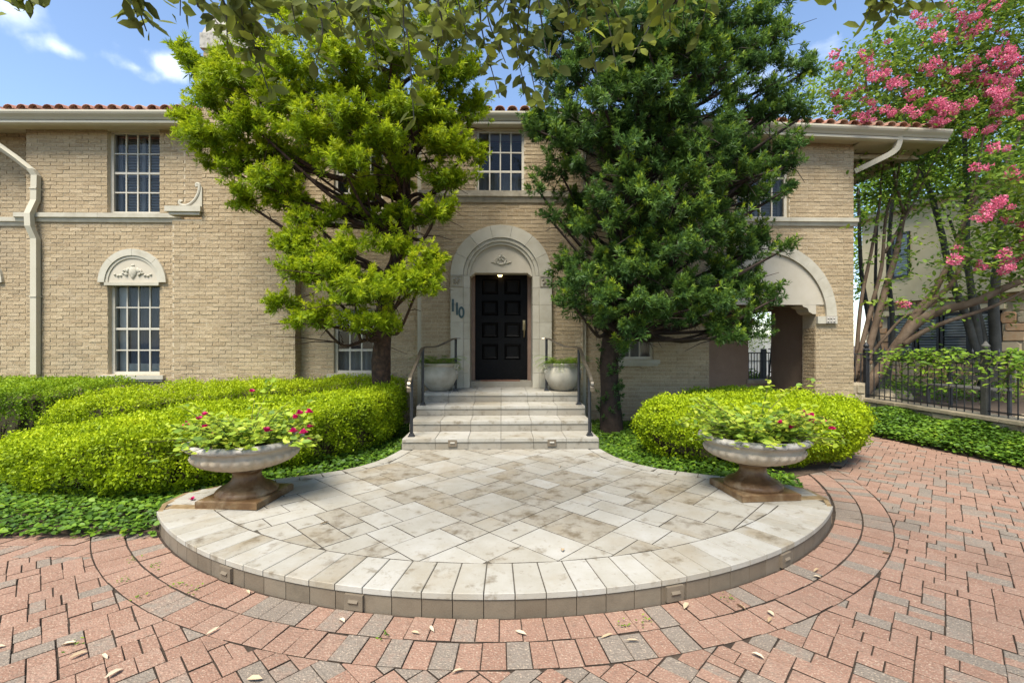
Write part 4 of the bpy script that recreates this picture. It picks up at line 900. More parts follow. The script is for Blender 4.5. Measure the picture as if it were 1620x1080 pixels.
def bougain(x, y, label, fl, sprigs, seed):
    rs = np.random.default_rng(seed); f = empty('bougainvillea', (x, y, uz), label, 'flowering plant', 'bougainvilleas in the urns'); P = []; D = []; st = MB()
    for i in range(135):
        a = rs.uniform(0, 2*math.pi); L = rs.uniform(.18, .55); e = rs.uniform(.15, .95); r0 = rs.uniform(0, .2)
        p0 = np.array((x+r0*math.cos(a), y+r0*math.sin(a), uz)); pts = [p0+np.array((math.cos(a)*math.cos(e)*L*t, math.sin(a)*math.cos(e)*L*t, L*math.sin(e)*t-.18*L*t*t)) for t in np.linspace(0, 1, 9)]
        st.tube(pts, .0025, 3)
        for q in pts[2:]: 
            for _ in range(2): P.append(q+rs.normal(size=3)*.012); aa = a+rs.uniform(-1.8, 1.8); D.append((math.cos(aa), math.sin(aa), rs.uniform(-.3, .45)))
    for pts in sprigs:
        pts = smoothpts(pts, 4); st.tube(pts, .003, 3)
        for q in pts[1:]:
            for _ in range(3): P.append(q+rs.normal(size=3)*.015); D.append(tuple(rs.normal(size=2))+(rs.uniform(-.2, .4),))
    n_ = len(P); t = np.clip(rs.beta(2.2, 1.7, n_), 0, 1)
    leaves('foliage', np.array(P), np.array(D), unit(rs.normal(size=(n_, 3))*.45+(0, -.25, 1)), rs.uniform(.04, .08, n_), rs.uniform(.026, .048, n_), t, 'leaf_boug', f, wide=True)
    st.build('stem', 'twig', f)
    for p in fl: flower('flower', p, rs.uniform(.034, .046), f, n=12)
bougain(*UL, 'leafy bougainvillea with magenta flowers in the urn before the long hedge', [W(x, y, Y) for x, y, Y in ((323, 657, 3.75), (314, 664, 3.75), (296, 673, 3.8), (324, 677, 3.7), (340, 688, 3.62), (399, 620, 4.1), (422, 683, 3.65), (475, 655, 3.85), (468, 662, 3.85), (489, 653, 3.95), (465, 684, 3.7), (480, 686, 3.75), (490, 676, 3.85), (488, 698, 3.8))],
    [[W(400, 680, 3.95), W(410, 650, 3.98), W(425, 618, 4.02), W(432, 604, 4.05)], [W(440, 690, 3.9), W(470, 672, 3.85), W(495, 668, 3.85)], [W(330, 690, 3.8), W(310, 672, 3.75), W(295, 680, 3.7)], [W(455, 695, 3.7), W(478, 700, 3.65), W(485, 708, 3.62)]], 5)
bougain(*UR, 'leafy bougainvillea with magenta flowers in the urn before the round hedge', [W(x, y, Y) for x, y, Y in ((1236, 670, 3.75), (1252, 678, 3.7), (1270, 656, 3.95), (1273, 661, 3.9), (1284, 659, 4.0), (1285, 669, 3.85), (1314, 669, 4.0), (1316, 679, 3.95), (1295, 671, 3.9), (1301, 666, 3.95))],
    [[W(1200, 672, 3.95), W(1208, 640, 4.0), W(1216, 606, 4.05)], [W(1215, 650, 4.0), W(1245, 622, 4.1), W(1283, 602, 4.15)], [W(1180, 670, 3.9), W(1130, 640, 3.85), W(1120, 628, 3.85)], [W(1250, 676, 3.8), W(1290, 668, 3.85), W(1318, 668, 3.9)], [W(1150, 675, 3.8), W(1100, 660, 3.8), W(1075, 672, 3.8)]], 9)
# ------------------------------------------------------------------ hedges
def sdpoly(P, poly):
    A = np.array(poly); B = np.roll(A, -1, 0); d = np.full(len(P), 1e9); ins = np.zeros(len(P), bool)
    for a, b in zip(A, B):
        e = b-a; w = P-a; t = np.clip((w@e)/(e@e), 0, 1); q = w-t[:, None]*e; d = np.minimum(d, (q*q).sum(1))
        c1 = (a[1] <= P[:, 1]) & (b[1] > P[:, 1]); c2 = (a[1] > P[:, 1]) & (b[1] <= P[:, 1]); cr_ = e[0]*w[:, 1]-e[1]*w[:, 0]
        ins ^= (c1 & (cr_ > 0)) | (c2 & (cr_ < 0))
    d = np.sqrt(d); return np.where(ins, -d, d)
def noise3(P, f, seed=0):
    r = np.random.default_rng(seed); v = np.zeros(len(P))
    for _ in range(7): k = unit(r.normal(size=3))*f*r.uniform(.6, 1.6); v += np.sin(P@k+r.uniform(0, 6.28))
    return v/7
def hedge(name, poly, z0, H, rr, n, label, m, leaf=.026, zslope=(0, 0, 0), seed=1, holes=.0, undercut=0.12, sun=.5):
    """rounded clipped hedge: footprint polygon, top height H (plus slope), edge radius rr, n leaves"""
    poly = smoothpts(np.vstack([poly, poly[:1]]), 4)[:-1]; lo, hi = poly.min(0)-.1, poly.max(0)+.1
    c = (lo+hi)/2; r = empty(name, (c[0], c[1], z0), label, 'hedge')
    def f(P):
        d2 = sdpoly(P[:, :2], poly)+.18*undercut/.12*np.clip(1-(P[:, 2]-z0)/(.5*H), 0, 1)**1.5
        top = z0+H+zslope[0]*(P[:, 0]-zslope[2])+zslope[1]*(P[:, 1]-lo[1]); qz = P[:, 2]-top
        a = d2+rr; b = qz+rr
        s = np.minimum(np.maximum(a, b), 0)+np.hypot(np.maximum(a, 0), np.maximum(b, 0))-rr
        return s+.085*noise3(P, 4.5, seed)+.065*noise3(P, 13, seed+1)+.05*noise3(P, 30, seed+2)
    G_ = []; tot = 0; zt = z0+H+abs(zslope[0])*(hi[0]-lo[0])+abs(zslope[1])*(hi[1]-lo[1])
    while tot < n:
        P = rng.random((400000, 3))*(hi[0]-lo[0], hi[1]-lo[1], zt+.06-z0-.05)+(lo[0], lo[1], z0+.05)
        s = f(P); dep = -s; k = (s < .012+.05*(rng.random(len(P)) < .07)) & (dep < .14*rng.random(len(P))**1.2) & ~((noise3(P, 22, seed+8) > .26) & (rng.random(len(P)) < .75)) & ~((noise3(P, 7, seed+7)+.5*(.45-(P[:, 2]-z0)/H) > .2) & (P[:, 2] < z0+.72*H) & (rng.random(len(P)) < .82)); P = P[k]; G_.append(P); tot += len(P)
        if len(G_) > 40: break
    P = np.vstack(G_)[:n]; e = .01; f0 = f(P)
    N = unit(np.stack([f(P+np.array(v)*e)-f0 for v in np.eye(3)], 1))
    D = unit(N*.55+rdir(len(P))+(0, 0, .35)); nn = unit(N+rdir(len(P))*.55)
    t = np.clip(.40+.24*N[:, 2]+.2*rng.normal(size=len(P))+.28*noise3(P, 9, seed+4)+.9*np.clip(f0+.02, -.12, .03), 0, 1)  # tops painted lighter, sides darker, like overhead light; deeper leaves darker too
    L = leaf*rng.uniform(.6, 1.5, len(P))
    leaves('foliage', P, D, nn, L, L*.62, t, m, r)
    # twiggy core
    st = .09; xs = np.arange(lo[0], hi[0], st); ys = np.arange(lo[1], hi[1], st); XX, YY = np.meshgrid(xs, ys, indexing='ij'); q = np.stack([XX.ravel(), YY.ravel()], 1); sd_ = sdpoly(q, poly).reshape(XX.shape)
    b = MB(); zc = lambda x, y: z0+H-.13+zslope[0]*(x-zslope[2])+zslope[1]*(y-lo[1])
    for i in range(len(xs)):
        run = None
        for j in range(len(ys)):
            if sd_[i, j] < -(.2+undercut*.6): 
                run = j if run is None else run
                last = j
            elif run is not None: b.box(xs[i], xs[i]+st*.98, ys[run], ys[last]+st, z0+.12, zc(xs[i], ys[run])-.02); run = None
    if b.V: b.build('branches', 'twig', r)
    o = MB(); cs = poly[rng.integers(0, len(poly), 110)]
    for p in cs:
        ctr = np.array((c[0], c[1])); q = p+(ctr-p)/np.linalg.norm(ctr-p)*.42; pe = p+(ctr-p)/np.linalg.norm(ctr-p)*.1
        o.tube(smoothpts([(q[0], q[1], z0-.02), (q[0]*.6+pe[0]*.4, q[1]*.6+pe[1]*.4, z0+.14), (pe[0]+random.uniform(-.08, .08), pe[1], z0+.3+random.random()*.15)], 3), [.01]*3+[.008]*3+[.004], 4)
    o.build('stems', 'bark_brown', r, kind='stuff')
    return r
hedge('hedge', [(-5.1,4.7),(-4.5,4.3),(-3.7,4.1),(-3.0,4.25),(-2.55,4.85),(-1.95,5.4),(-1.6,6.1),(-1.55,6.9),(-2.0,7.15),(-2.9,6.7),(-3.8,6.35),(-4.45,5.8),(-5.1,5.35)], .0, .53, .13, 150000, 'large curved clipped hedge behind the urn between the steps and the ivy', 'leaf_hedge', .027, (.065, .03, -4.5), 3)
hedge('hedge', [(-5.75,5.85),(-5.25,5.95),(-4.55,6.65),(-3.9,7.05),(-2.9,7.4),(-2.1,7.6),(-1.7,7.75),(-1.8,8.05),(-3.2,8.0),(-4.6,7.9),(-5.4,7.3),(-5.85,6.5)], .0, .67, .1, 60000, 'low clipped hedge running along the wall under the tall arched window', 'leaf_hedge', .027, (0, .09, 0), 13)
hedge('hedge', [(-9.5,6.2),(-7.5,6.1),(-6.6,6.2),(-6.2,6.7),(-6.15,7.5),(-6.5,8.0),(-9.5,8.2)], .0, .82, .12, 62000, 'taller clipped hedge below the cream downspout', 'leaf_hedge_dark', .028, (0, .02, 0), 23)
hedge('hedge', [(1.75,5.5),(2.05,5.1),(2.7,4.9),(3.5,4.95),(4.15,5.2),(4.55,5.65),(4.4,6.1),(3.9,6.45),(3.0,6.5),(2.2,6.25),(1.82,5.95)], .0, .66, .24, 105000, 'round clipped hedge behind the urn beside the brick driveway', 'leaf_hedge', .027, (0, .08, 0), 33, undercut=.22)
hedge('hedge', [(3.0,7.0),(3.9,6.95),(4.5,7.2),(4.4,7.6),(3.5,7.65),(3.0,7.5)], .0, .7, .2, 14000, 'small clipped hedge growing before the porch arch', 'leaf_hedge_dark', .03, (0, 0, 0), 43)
# ------------------------------------------------------------------ ivy ground cover
def ivy(poly, n, label, hz=.1, slope=None, seed=0, size=.05):
    poly = np.array(poly, float); lo, hi = poly.min(0), poly.max(0); Q = rng.random((n*3, 2))*(hi-lo)+lo; Q = Q[sdpoly(Q, poly) < .03][:n]
    z = .02+hz*rng.random(len(Q))**.7*(.6+.5*noise3(np.c_[Q, Q[:, :1]*0], 6, seed))
    if slope is not None: z += slope(Q)
    P = np.c_[Q, z]; m_ = len(P); a = rng.random(m_)*6.28; D = np.stack([np.cos(a), np.sin(a), rng.uniform(-.35, .35, m_)], 1); N = unit(rdir(m_)*.55+(0, -.25, 1))
    L = size*rng.uniform(.6, 1.25, m_); o = leaves('ivy', P, D, N, L, L*.72, np.clip(.42+.22*rng.normal(size=m_)+.25*noise3(P, 7, seed+3), 0, 1), 'leaf_ivy', kind='stuff', wide=True)
    return tag(o, label, 'ivy')
ivy([(-9.5,3.44),(-2.66,3.5),(-2.83,3.8),(-2.86,4.25),(-2.35,4.58),(-1.75,4.9),(-1.42,5.2),(-1.3,5.76),(-1.3,7.9),(-1.8,7.9),(-1.75,6.1),(-3.0,4.6),(-3.7,4.5),(-5.0,5.0),(-5.6,6.2),(-9.5,6.4)], 36000, 'dark green ivy spreading below the large curved hedge', .13, None, 1, .048)
ivy([(1.3,5.76),(1.42,5.2),(1.75,4.9),(2.35,4.58),(2.86,4.3),(3.1,4.75),(2.9,5.1),(2.0,5.4),(1.9,6.2),(3.0,6.8),(4.1,7.2),(4.2,8.2),(1.3,8.2)], 16000, 'dark green ivy spreading beside the steps under the round hedge', .13, None, 2, .048)
fsl = lambda Q: np.clip((Q[:, 0]-(6.1-.12*(Q[:, 1]-5.35))), 0, .8)*.3
ivy([(6.4,2.5),(6.1,5.35),(5.9,7.0),(5.65,8.3),(6.4,8.3),(6.45,9.4),(6.86,9.4),(6.86,2.5)], 22000, 'green ivy strip between the brick driveway and the stone retaining wall', .16, fsl, 3, .05)
# ------------------------------------------------------------------ the two needle-leaved trees by the door
def tufts(centres, axes, sizes, k, tones, m, name, parent, wl=.016, seed=0):
    """rosettes of narrow leaves: young pale ones near the axis, older dark ones spread out"""
    n_ = len(centres); A = unit(axes); U = unit(np.cross(A, rdir(n_))); V_ = np.cross(A, U)
    th = rng.random((n_, k))*6.283; fr = (np.arange(k)/k)[None]*np.ones((n_, 1)); ph = np.radians(12+88*fr+rng.normal(size=(n_, k))*7)
    D = A[:, None]*np.cos(ph)[..., None]+(U[:, None]*np.cos(th)[..., None]+V_[:, None]*np.sin(th)[..., None])*np.sin(ph)[..., None]
    L = sizes[:, None]*rng.uniform(.8, 1.15, (n_, k))*(.75+.3*fr)
    P = centres[:, None]-A[:, None]*(sizes[:, None]*.9*fr)[..., None]
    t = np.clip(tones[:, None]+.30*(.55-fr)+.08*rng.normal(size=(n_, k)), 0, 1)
    N = A[:, None]+.3*rng.normal(size=(n_, k, 3))
    f3 = lambda a: a.reshape(-1, 3)
    return leaves(name, f3(P), f3(D), f3(N), L.ravel(), wl*(.8+.4*rng.random(L.size)), t.ravel(), m, parent, droop=.06)
def crown(clumps, trunk, m, parent, per, size, base, up, seed):
    """clumps: (x,y,z, rx,rz). Tufts on the upper / outer shells of each clump"""
    rs = np.random.default_rng(seed); Cc = []; Ax = []; Sz = []; Tn = []
    for (x, y, z, rx, rz, tn) in clumps:
        m_ = max(4, int(per*(rx*rz/.16)**.75/5)); d = unit(rs.normal(size=(m_*3, 3))); d = d[d[:, 2] > -.55][:m_]; m_ = len(d); c = np.array((x, y, z))
        o_ = c+d*rs.uniform(.15, .8, m_)[:, None]*np.array((rx, rx*.8, rz))
        outw = np.array((x-trunk[0], y-trunk[1], 0)); outw = outw/(np.linalg.norm(outw)+.3)
        sdn = unit(d*.75+np.array((0, 0, up*.75))+outw*.5+rs.normal(size=(m_, 3))*.3); ln = rs.uniform(.5, 1.15, m_)*(.5*min(rx, rz)+.1)
        for j in range(5):
            t = (j+rs.random(m_)*.7)/5; p = o_+sdn*(ln*t)[:, None]+rs.normal(size=(m_, 3))*.028
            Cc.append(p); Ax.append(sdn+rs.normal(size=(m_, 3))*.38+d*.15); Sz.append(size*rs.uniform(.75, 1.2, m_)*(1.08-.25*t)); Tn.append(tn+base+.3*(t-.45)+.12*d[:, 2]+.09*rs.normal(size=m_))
    return tufts(np.vstack(Cc), np.vstack(Ax), np.concatenate(Sz), 22, np.concatenate(Tn), m, 'crown', parent)
def limbs(clumps, trunkpts, trad, parent, m, name='trunk', nb=None, r0=.045):
    o = MB(); P = smoothpts(trunkpts, 6); R = np.interp(np.linspace(0, 1, len(P)), np.linspace(0, 1, len(trad)), trad)
    V, F = tube(P, R, 14); V = np.array(V); V[:, :2] += (.012*noise3(V*np.array((1, 1, .25)), 40, 2))[:, None]*2; o.add(V, F); o.build(name, m, parent, True)
    b = MB(); zs = P[:, 2]
    for (x, y, z, rx, rz, tn) in clumps:
        zz = z-random.uniform(.5, 1.1)*(.5+math.hypot(x-P[-1, 0], y-P[-1, 1])*.4); k = int(np.argmin(abs(zs-max(zz, trunkpts[0][2]+1.55)))); a = P[k]; e = np.array((x, y, z)); md = (a+e)/2+np.array((0, 0, -.1))+np.random.default_rng(int(abs(x*1e4))).normal(size=3)*.1
        pts = smoothpts([a, a*.6+md*.4+(0, 0, .05), md, e*.8+md*.2, e], 4); L = np.linalg.norm(e-a); b.tube(pts, np.linspace(min(R[k]*.75, .022+.014*L), .007, len(pts)), 5)
        for _ in range(5):
            t = random.uniform(.5, .95); q = pts[int(t*(len(pts)-1))]; d = rng.normal(size=3)*(rx*.75, rx*.6, rz*.6); b.tube([q, q+d*.5+(0, 0, .03), q+d], [.008, .006, .003], 4)
    b.build('branches', m, parent)
# yellow-green tree on the chimney side
tl = empty('yew_pine_tree', (-1.82, 7.05, 0), 'bright yellow-green needle-leaved tree with open branching between chimney and door', 'tree')
cl = [(490,430,62,40,6.3),(560,468,72,48,6.0),(640,452,58,40,6.1),(500,505,52,30,6.3),(590,512,60,28,6.1),(668,440,40,36,6.2),(475,392,44,40,6.4),(555,402,50,36,6.2),(450,480,25,20,6.3),(690,410,22,20,6.3),
 (335,228,62,44,6.5),(400,200,62,48,6.3),(420,295,58,42,6.4),(455,318,50,30,6.6),(540,262,55,32,5.9),(600,228,56,36,6.0),(692,338,36,26,6.3),(712,290,46,30,6.3),(655,345,36,20,6.5),(700,232,54,40,6.2),(735,245,28,30,6.5),(560,190,56,42,5.8),(640,172,56,46,5.9),
 (480,212,56,40,5.9),(340,160,50,42,6.5),(308,105,30,24,6.6),(288,78,18,14,6.7),(378,135,56,40,6.3),(450,115,60,46,6.0),(540,105,60,46,5.8),(620,92,62,46,5.9),(700,125,56,48,6.2),(742,175,30,44,6.5),(400,70,46,38,6.4),(500,45,64,40,6.0),(600,30,64,40,6.0),(700,55,54,46,6.2),
 (530,-30,70,45,6.2),(630,-45,70,45,6.3),(440,10,50,40,6.4),(720,0,45,45,6.5),(580,-100,70,50,6.5),(355,262,40,26,6.7),(385,320,34,24,6.7),(300,190,26,22,6.7),(560,330,40,20,6.9),(620,290,40,26,7.2),(480,262,46,30,7.0),(660,215,40,40,7.0),(500,150,60,40,7.0),(610,150,60,40,7.1),(740,115,26,40,6.8),(500,345,46,26,6.5),(430,245,50,34,6.6),(600,345,34,18,6.6),(520,230,50,30,6.5),(580,300,40,22,6.6),(640,270,44,30,6.4),(670,190,50,40,6.1),(380,270,46,30,6.6),(450,170,56,36,6.1),(350,110,40,34,6.6),(560,140,56,36,6.1),(620,390,44,26,6.3),(530,435,60,36,6.1),(690,180,40,40,6.3)]
def toclump(l, sh=0):
    o = []
    for (x, y, rx, ry, Y) in l:
        p = W(x, y, Y); k = Y/FPX; o.append((p[0], p[1], p[2], rx*k, ry*k*.9, rng.normal()*.05)); 
    return o
cl = toclump(cl); tb = W(622, 640, 7.05)
limbs(cl, [(-1.82,7.05,-.05),(-1.84,7.05,.6),(-1.83,7.04,1.5),(-1.72,7.0,2.3),(-1.5,6.95,3.1),(-1.45,6.85,4.2),(-1.55,6.7,5.4),(-1.6,6.6,6.6),(-1.6,6.6,7.6)], [.18,.145,.135,.12,.1,.085,.065,.04,.02], tl, 'bark_brown')
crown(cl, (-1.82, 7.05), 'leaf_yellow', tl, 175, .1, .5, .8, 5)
# dark blue-green tree on the arch side
tr_ = empty('yew_pine_tree', (1.75, 7.15, 0), 'dense dark blue-green needle-leaved tree between the front door and porch arch', 'tree')
sil = np.array([(835,170),(838,90),(870,-30),(950,-140),(1060,-190),(1160,-120),(1225,-20),(1255,60),(1290,105),(1262,140),(1275,185),(1245,210),(1262,235),(1240,270),(1248,300),(1215,345),(1228,385),(1195,425),(1208,470),(1225,510),(1185,545),(1135,545),(1090,510),(1040,520),(990,535),(935,515),(890,480),(872,440),(888,400),(862,350),(880,300),(850,240)], float)
pts = []; tries = 0
while tries < 9000 and len(pts) < 150:
    tries += 1; q = rng.random(2)*(470, 760)+(830, -200)
    if sdpoly(q[None], sil)[0] > -16: continue
    if all(np.hypot(*(q-p)) > 33 for p in pts): pts.append(q)
cr2 = []
for q in pts:
    d = -sdpoly(q[None], sil)[0]; Y = 7.0-min(1.15, d/150*1.25)+rng.uniform(-.25, .25); rx = rng.uniform(30, 44); cr2.append((q[0], q[1], min(rx, d+16), rng.uniform(30, 46), max(5.5, Y)))
for q in pts[::3]: cr2.append((q[0]*.8+1050*.2, q[1]*.85+250*.15, 42, 42, 7.1+rng.uniform(0, .2)))
cr2 += [(1285,105,16,16,6.7),(1270,185,18,18,6.7),(1255,260,18,20,6.6),(1245,300,16,18,6.6),(1232,470,18,20,6.5),(845,205,16,22,6.6),(850,300,18,14,6.5),(868,345,16,14,6.5),(1240,395,14,14,6.5),(905,480,30,24,6.2),(950,505,34,26,6.1),(1000,520,36,26,6.1),(1045,505,34,26,6.1),(965,470,36,30,5.9),(1020,480,36,30,5.9),(920,440,34,30,6.0),(1100,500,32,22,6.2),(1150,535,34,20,6.2),(985,545,26,14,6.3),(1080,470,36,30,5.9),(1140,480,36,28,6.0)]
cr2 = toclump(cr2)
limbs(cr2, [(1.75,7.15,-.05),(1.72,7.15,.6),(1.72,7.14,1.4),(1.85,7.1,2.4),(2.0,7.0,3.4),(2.1,6.9,4.6),(2.15,6.8,6.0),(2.15,6.8,7.8)], [.19,.15,.14,.13,.115,.1,.07,.03], tr_, 'bark_dark')
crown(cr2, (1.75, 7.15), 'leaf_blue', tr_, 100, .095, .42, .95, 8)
o = []; ax = []                         # sprouts on the dark trunk
for i in range(90): a = rng.uniform(0, 6.28); z = rng.uniform(.3, 1.5); o.append((1.72+.2*math.cos(a), 7.15+.2*math.sin(a), z)); ax.append((math.cos(a), math.sin(a), .6))
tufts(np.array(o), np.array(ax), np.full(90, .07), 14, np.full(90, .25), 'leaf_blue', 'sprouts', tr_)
# ------------------------------------------------------------------ live-oak boughs hanging over the forecourt (trunk stands behind the viewer)
oak = empty('live_oak_tree', (3.6, -2.4, 0), 'live oak whose grey-green leafy twigs hang down over the forecourt', 'tree')
o = MB(); o.tube(smoothpts([(3.6,-2.4,-.1),(3.5,-2.35,1.2),(3.3,-2.2,2.6),(2.6,-1.4,3.9),(1.6,-.2,4.7),(.4,1.4,4.9),(-.6,2.6,4.7),(-1.6,3.1,4.5)], 6), np.linspace(.3, .03, 43), 12)
o.build('trunk', 'bark_grey', oak, True)
o = MB(); o.tube(smoothpts([(1.6,-.2,4.7),(2.0,1.2,4.6),(2.4,2.0,4.3),(2.6,2.5,4.0)], 5), np.linspace(.07, .02, 16), 8); o.tube(smoothpts([(.4,1.4,4.9),(-.9,1.9,4.5),(-1.9,2.1,4.2),(-2.6,2.1,3.7)], 5), np.linspace(.06, .015, 16), 8)
o.tube(smoothpts([(.4,1.4,4.9),(.5,2.3,4.5),(.55,2.8,4.0)], 5), np.linspace(.05, .015, 11), 8)
P = []; D = []; T = []
spr = [(200,-60,232,50,1.9),(215,-60,215,20,1.9),(20,-50,38,12,1.9),(300,-80,285,25,2.0),(340,-80,360,70,2.1),(360,-60,400,95,2.2),(400,-80,385,40,2.1),(420,-60,430,160,2.3),(450,-60,470,50,2.2),(480,-80,500,100,2.3),(520,-60,545,45,2.2),(560,-80,570,70,2.4),(590,-60,600,110,2.4),(630,-60,655,190,2.5),(640,-80,640,80,2.3),(670,-60,690,120,2.4),(690,-60,700,60,2.3),(720,-60,740,60,2.3),
 (760,-60,790,155,2.5),(780,-60,800,100,2.5),(800,-60,820,80,2.5),(820,-60,830,140,2.6),(840,-60,850,160,2.6),(850,-60,870,110,2.5),(870,-60,885,70,2.5),(900,-60,905,60,2.5),(925,-60,945,120,2.5),(940,-60,975,110,2.5),(1040,-40,1000,90,2.6),(1040,-60,1060,55,2.4),(1020,-60,1050,30,2.4),(1090,-60,1102,65,2.5),(1070,-60,1080,45,2.5),(965,-60,990,40,2.5),
 (1300,-60,1322,8,2.2),(1400,-60,1368,35,2.3),(1440,-60,1410,25,2.3),(1470,-60,1480,12,2.3),(1385,-60,1395,20,2.3),(540,-70,620,90,2.6),(600,-60,680,100,2.6),(470,-60,560,60,2.5),(350,-70,470,60,2.4),(750,-60,700,30,2.5),(860,-60,790,60,2.6),(640,-60,720,85,2.6),(310,-40,345,40,2.2),(390,-60,372,55,2.2)]
rs = np.random.default_rng(4)
for (x0, y0, x1, y1, Y) in spr:
    a = W(x0, y0, Y-.1); b = W(x1, y1, Y); top = np.array((a[0]*.92, a[1]-.1, 4.55)); mid = (a+b)/2+rs.normal(size=3)*.04; pts = smoothpts([top, a, mid, b], 6); o.tube(pts, np.linspace(.008, .0022, len(pts)), 4)
    ps = pts[5:]; L = np.linalg.norm(np.diff(ps, axis=0), axis=1).sum(); n_ = int(L/.026)+4
    for i in range(n_):
        t = (i+rs.random())/n_; q = ps[min(len(ps)-2, int(t*(len(ps)-1)))]; f_ = t*(len(ps)-1)-int(t*(len(ps)-1)); q = q+(ps[min(len(ps)-1, int(t*(len(ps)-1))+1)]-q)*f_; q = q+rs.normal(size=3)*np.array((.035, .05, .02))*(.4 if i > n_-5 else 1)
        aa = rs.uniform(0, 6.28); P.append(q); D.append((math.cos(aa), math.sin(aa)*.7, rs.uniform(-1.3, .35))); T.append(np.clip(rs.beta(1.8, 2.4)+(.35 if x1 > 930 else 0)*rs.random(), 0, 1))
n_ = len(P); L = rs.uniform(.06, .105, n_)
leaves('foliage', np.array(P), np.array(D), unit(rs.normal(size=(n_, 3))+(0, -.7, .3)), L, L*rs.uniform(.4, .56, n_), np.array(T), 'leaf_oak', oak, wide=True, fold=.12)
o.build('twigs', 'bark_grey', oak)
# ------------------------------------------------------------------ iron fence on its stone retaining wall
FX, WZ = 6.92, .45
rw = empty('retaining_wall', (FX, 5.5, 0), 'low rubble stone retaining wall carrying the iron fence above the ivy', 'wall')
box('core', FX-.08, FX+.2, -1, 8.5, -.05, WZ-.05, 'mortar', rw); box('core', 6.46, FX-.09, 8.4, 8.62, -.05, WZ+.28, 'mortar', rw)
def rubble(poly_iter, m, parent, name='stone'):
    for V, F in poly_iter: mk(name, V, F, m, parent, tone=random.random())
def stones(u0, u1, z0, z1, w, h, to, depth=.03, skip=None):
    """irregular stones on a vertical face; to(u, z, d) -> world point"""
    nz = max(1, round((z1-z0)/h)); hz = (z1-z0)/nz
    rowsz = [z0+hz*(k+(random.uniform(-.15, .15) if 0 < k < nz else 0)) for k in range(nz+1)]
    for k in range(nz):
        u = u0-random.random()*w*.5
        while u < u1:
            ww = w*random.uniform(.55, 1.45); a, b = max(u, u0), min(u+ww, u1); u += ww
            if b-a < .05 or (skip and skip((a+b)/2, (rowsz[k]+rowsz[k+1])/2)): continue
            g = .008; za, zb = rowsz[k]+g, rowsz[k+1]-g; j = lambda s: random.uniform(-s, s); cw, chh = (b-a)*.22, (zb-za)*.25
            P = [(a+g+cw*random.random(), za+j(.01)), (b-g-cw*random.random(), za+j(.01)), (b-g, za+chh*random.random()), (b-g+j(.008), zb-chh*random.random()), (b-g-cw*random.random(), zb+j(.01)), (a+g+cw*random.random(), zb+j(.01)), (a+g+j(.008), zb-chh*random.random()), (a+g, za+chh*random.random())]
            cu, cz = sum(p[0] for p in P)/8, sum(p[1] for p in P)/8; d = depth*random.uniform(.6, 1.3)
            V = [to(p[0], p[1], 0) for p in P]+[to(cu+(p[0]-cu)*.88, cz+(p[1]-cz)*.86, d*random.uniform(.85, 1.1)) for p in P]
            yield V, [(i, (i+1)%8, 8+(i+1)%8, 8+i) for i in range(8)]+[tuple(range(8, 16))]
rubble(stones(3.8, 8.5, .0, WZ-.06, .3, .17, lambda u, z, d: (FX-.08-d, u, z)), 'retaining_stone', rw)
rubble(stones(6.46, FX-.1, .0, WZ+.26, .22, .17, lambda u, z, d: (u, 8.4-d, z)), 'retaining_stone', rw)
for i in range(12): y = 3.6+i*.41; mk('coping', *slab([(FX-.14, y), (FX+.24, y), (FX+.24, y+.4), (FX-.14+random.uniform(-.01, .01), y+.4)], WZ-.055, WZ+random.uniform(-.006, .006), .008), 'retaining_stone', rw, tone=random.uniform(.2, .6))
fence = empty('iron_fence', (FX, 6, WZ), 'black iron picket fence standing on the rubble retaining wall', 'fence')
FT = 1.27
for y in np.arange(3.7, 8.45, .118):
    o = MB(); o.tube([(FX, y, WZ), (FX, y, FT+.06)], .008, 6); o.tube([(FX, y, FT+.06), (FX, y, FT+.08), (FX, y, FT+.13)], [.012, .014, .001], 6)
    if int(y*8.5) % 3 == 0: o.tube([(FX, y, .84), (FX, y, .86), (FX, y, .88)], [.008, .018, .008], 6)
    o.build('picket', 'iron', fence)
for z in (WZ+.06, FT, FT-.1): o = MB(); o.box(FX-.012, FX+.012, 3.6, 8.48, z-.009, z+.009); o.build('rail', 'iron', fence)
for y in (8.48, 6.35, 4.3):
    o = MB(); o.box(FX-.035, FX+.035, y-.035, y+.035, WZ, FT+.08); V, F = lathe([(.055, 0), (.05, .02), (.025, .035), (.045, .06), (.05, .085), (.03, .11), (.008, .15)], 12, None, FX, y, FT+.08); o.add(V, F); o.build('post', 'bark_grey' if y == 6.35 else 'iron', fence)
o = MB()
for x in np.arange(6.5, FX-.05, .11): o.tube([(x, 8.5, WZ+.27), (x, 8.5, FT)], .008, 6)
o.box(6.42, FX, 8.49, 8.51, FT-.01, FT+.01); o.build('return_panel', 'iron', fence)
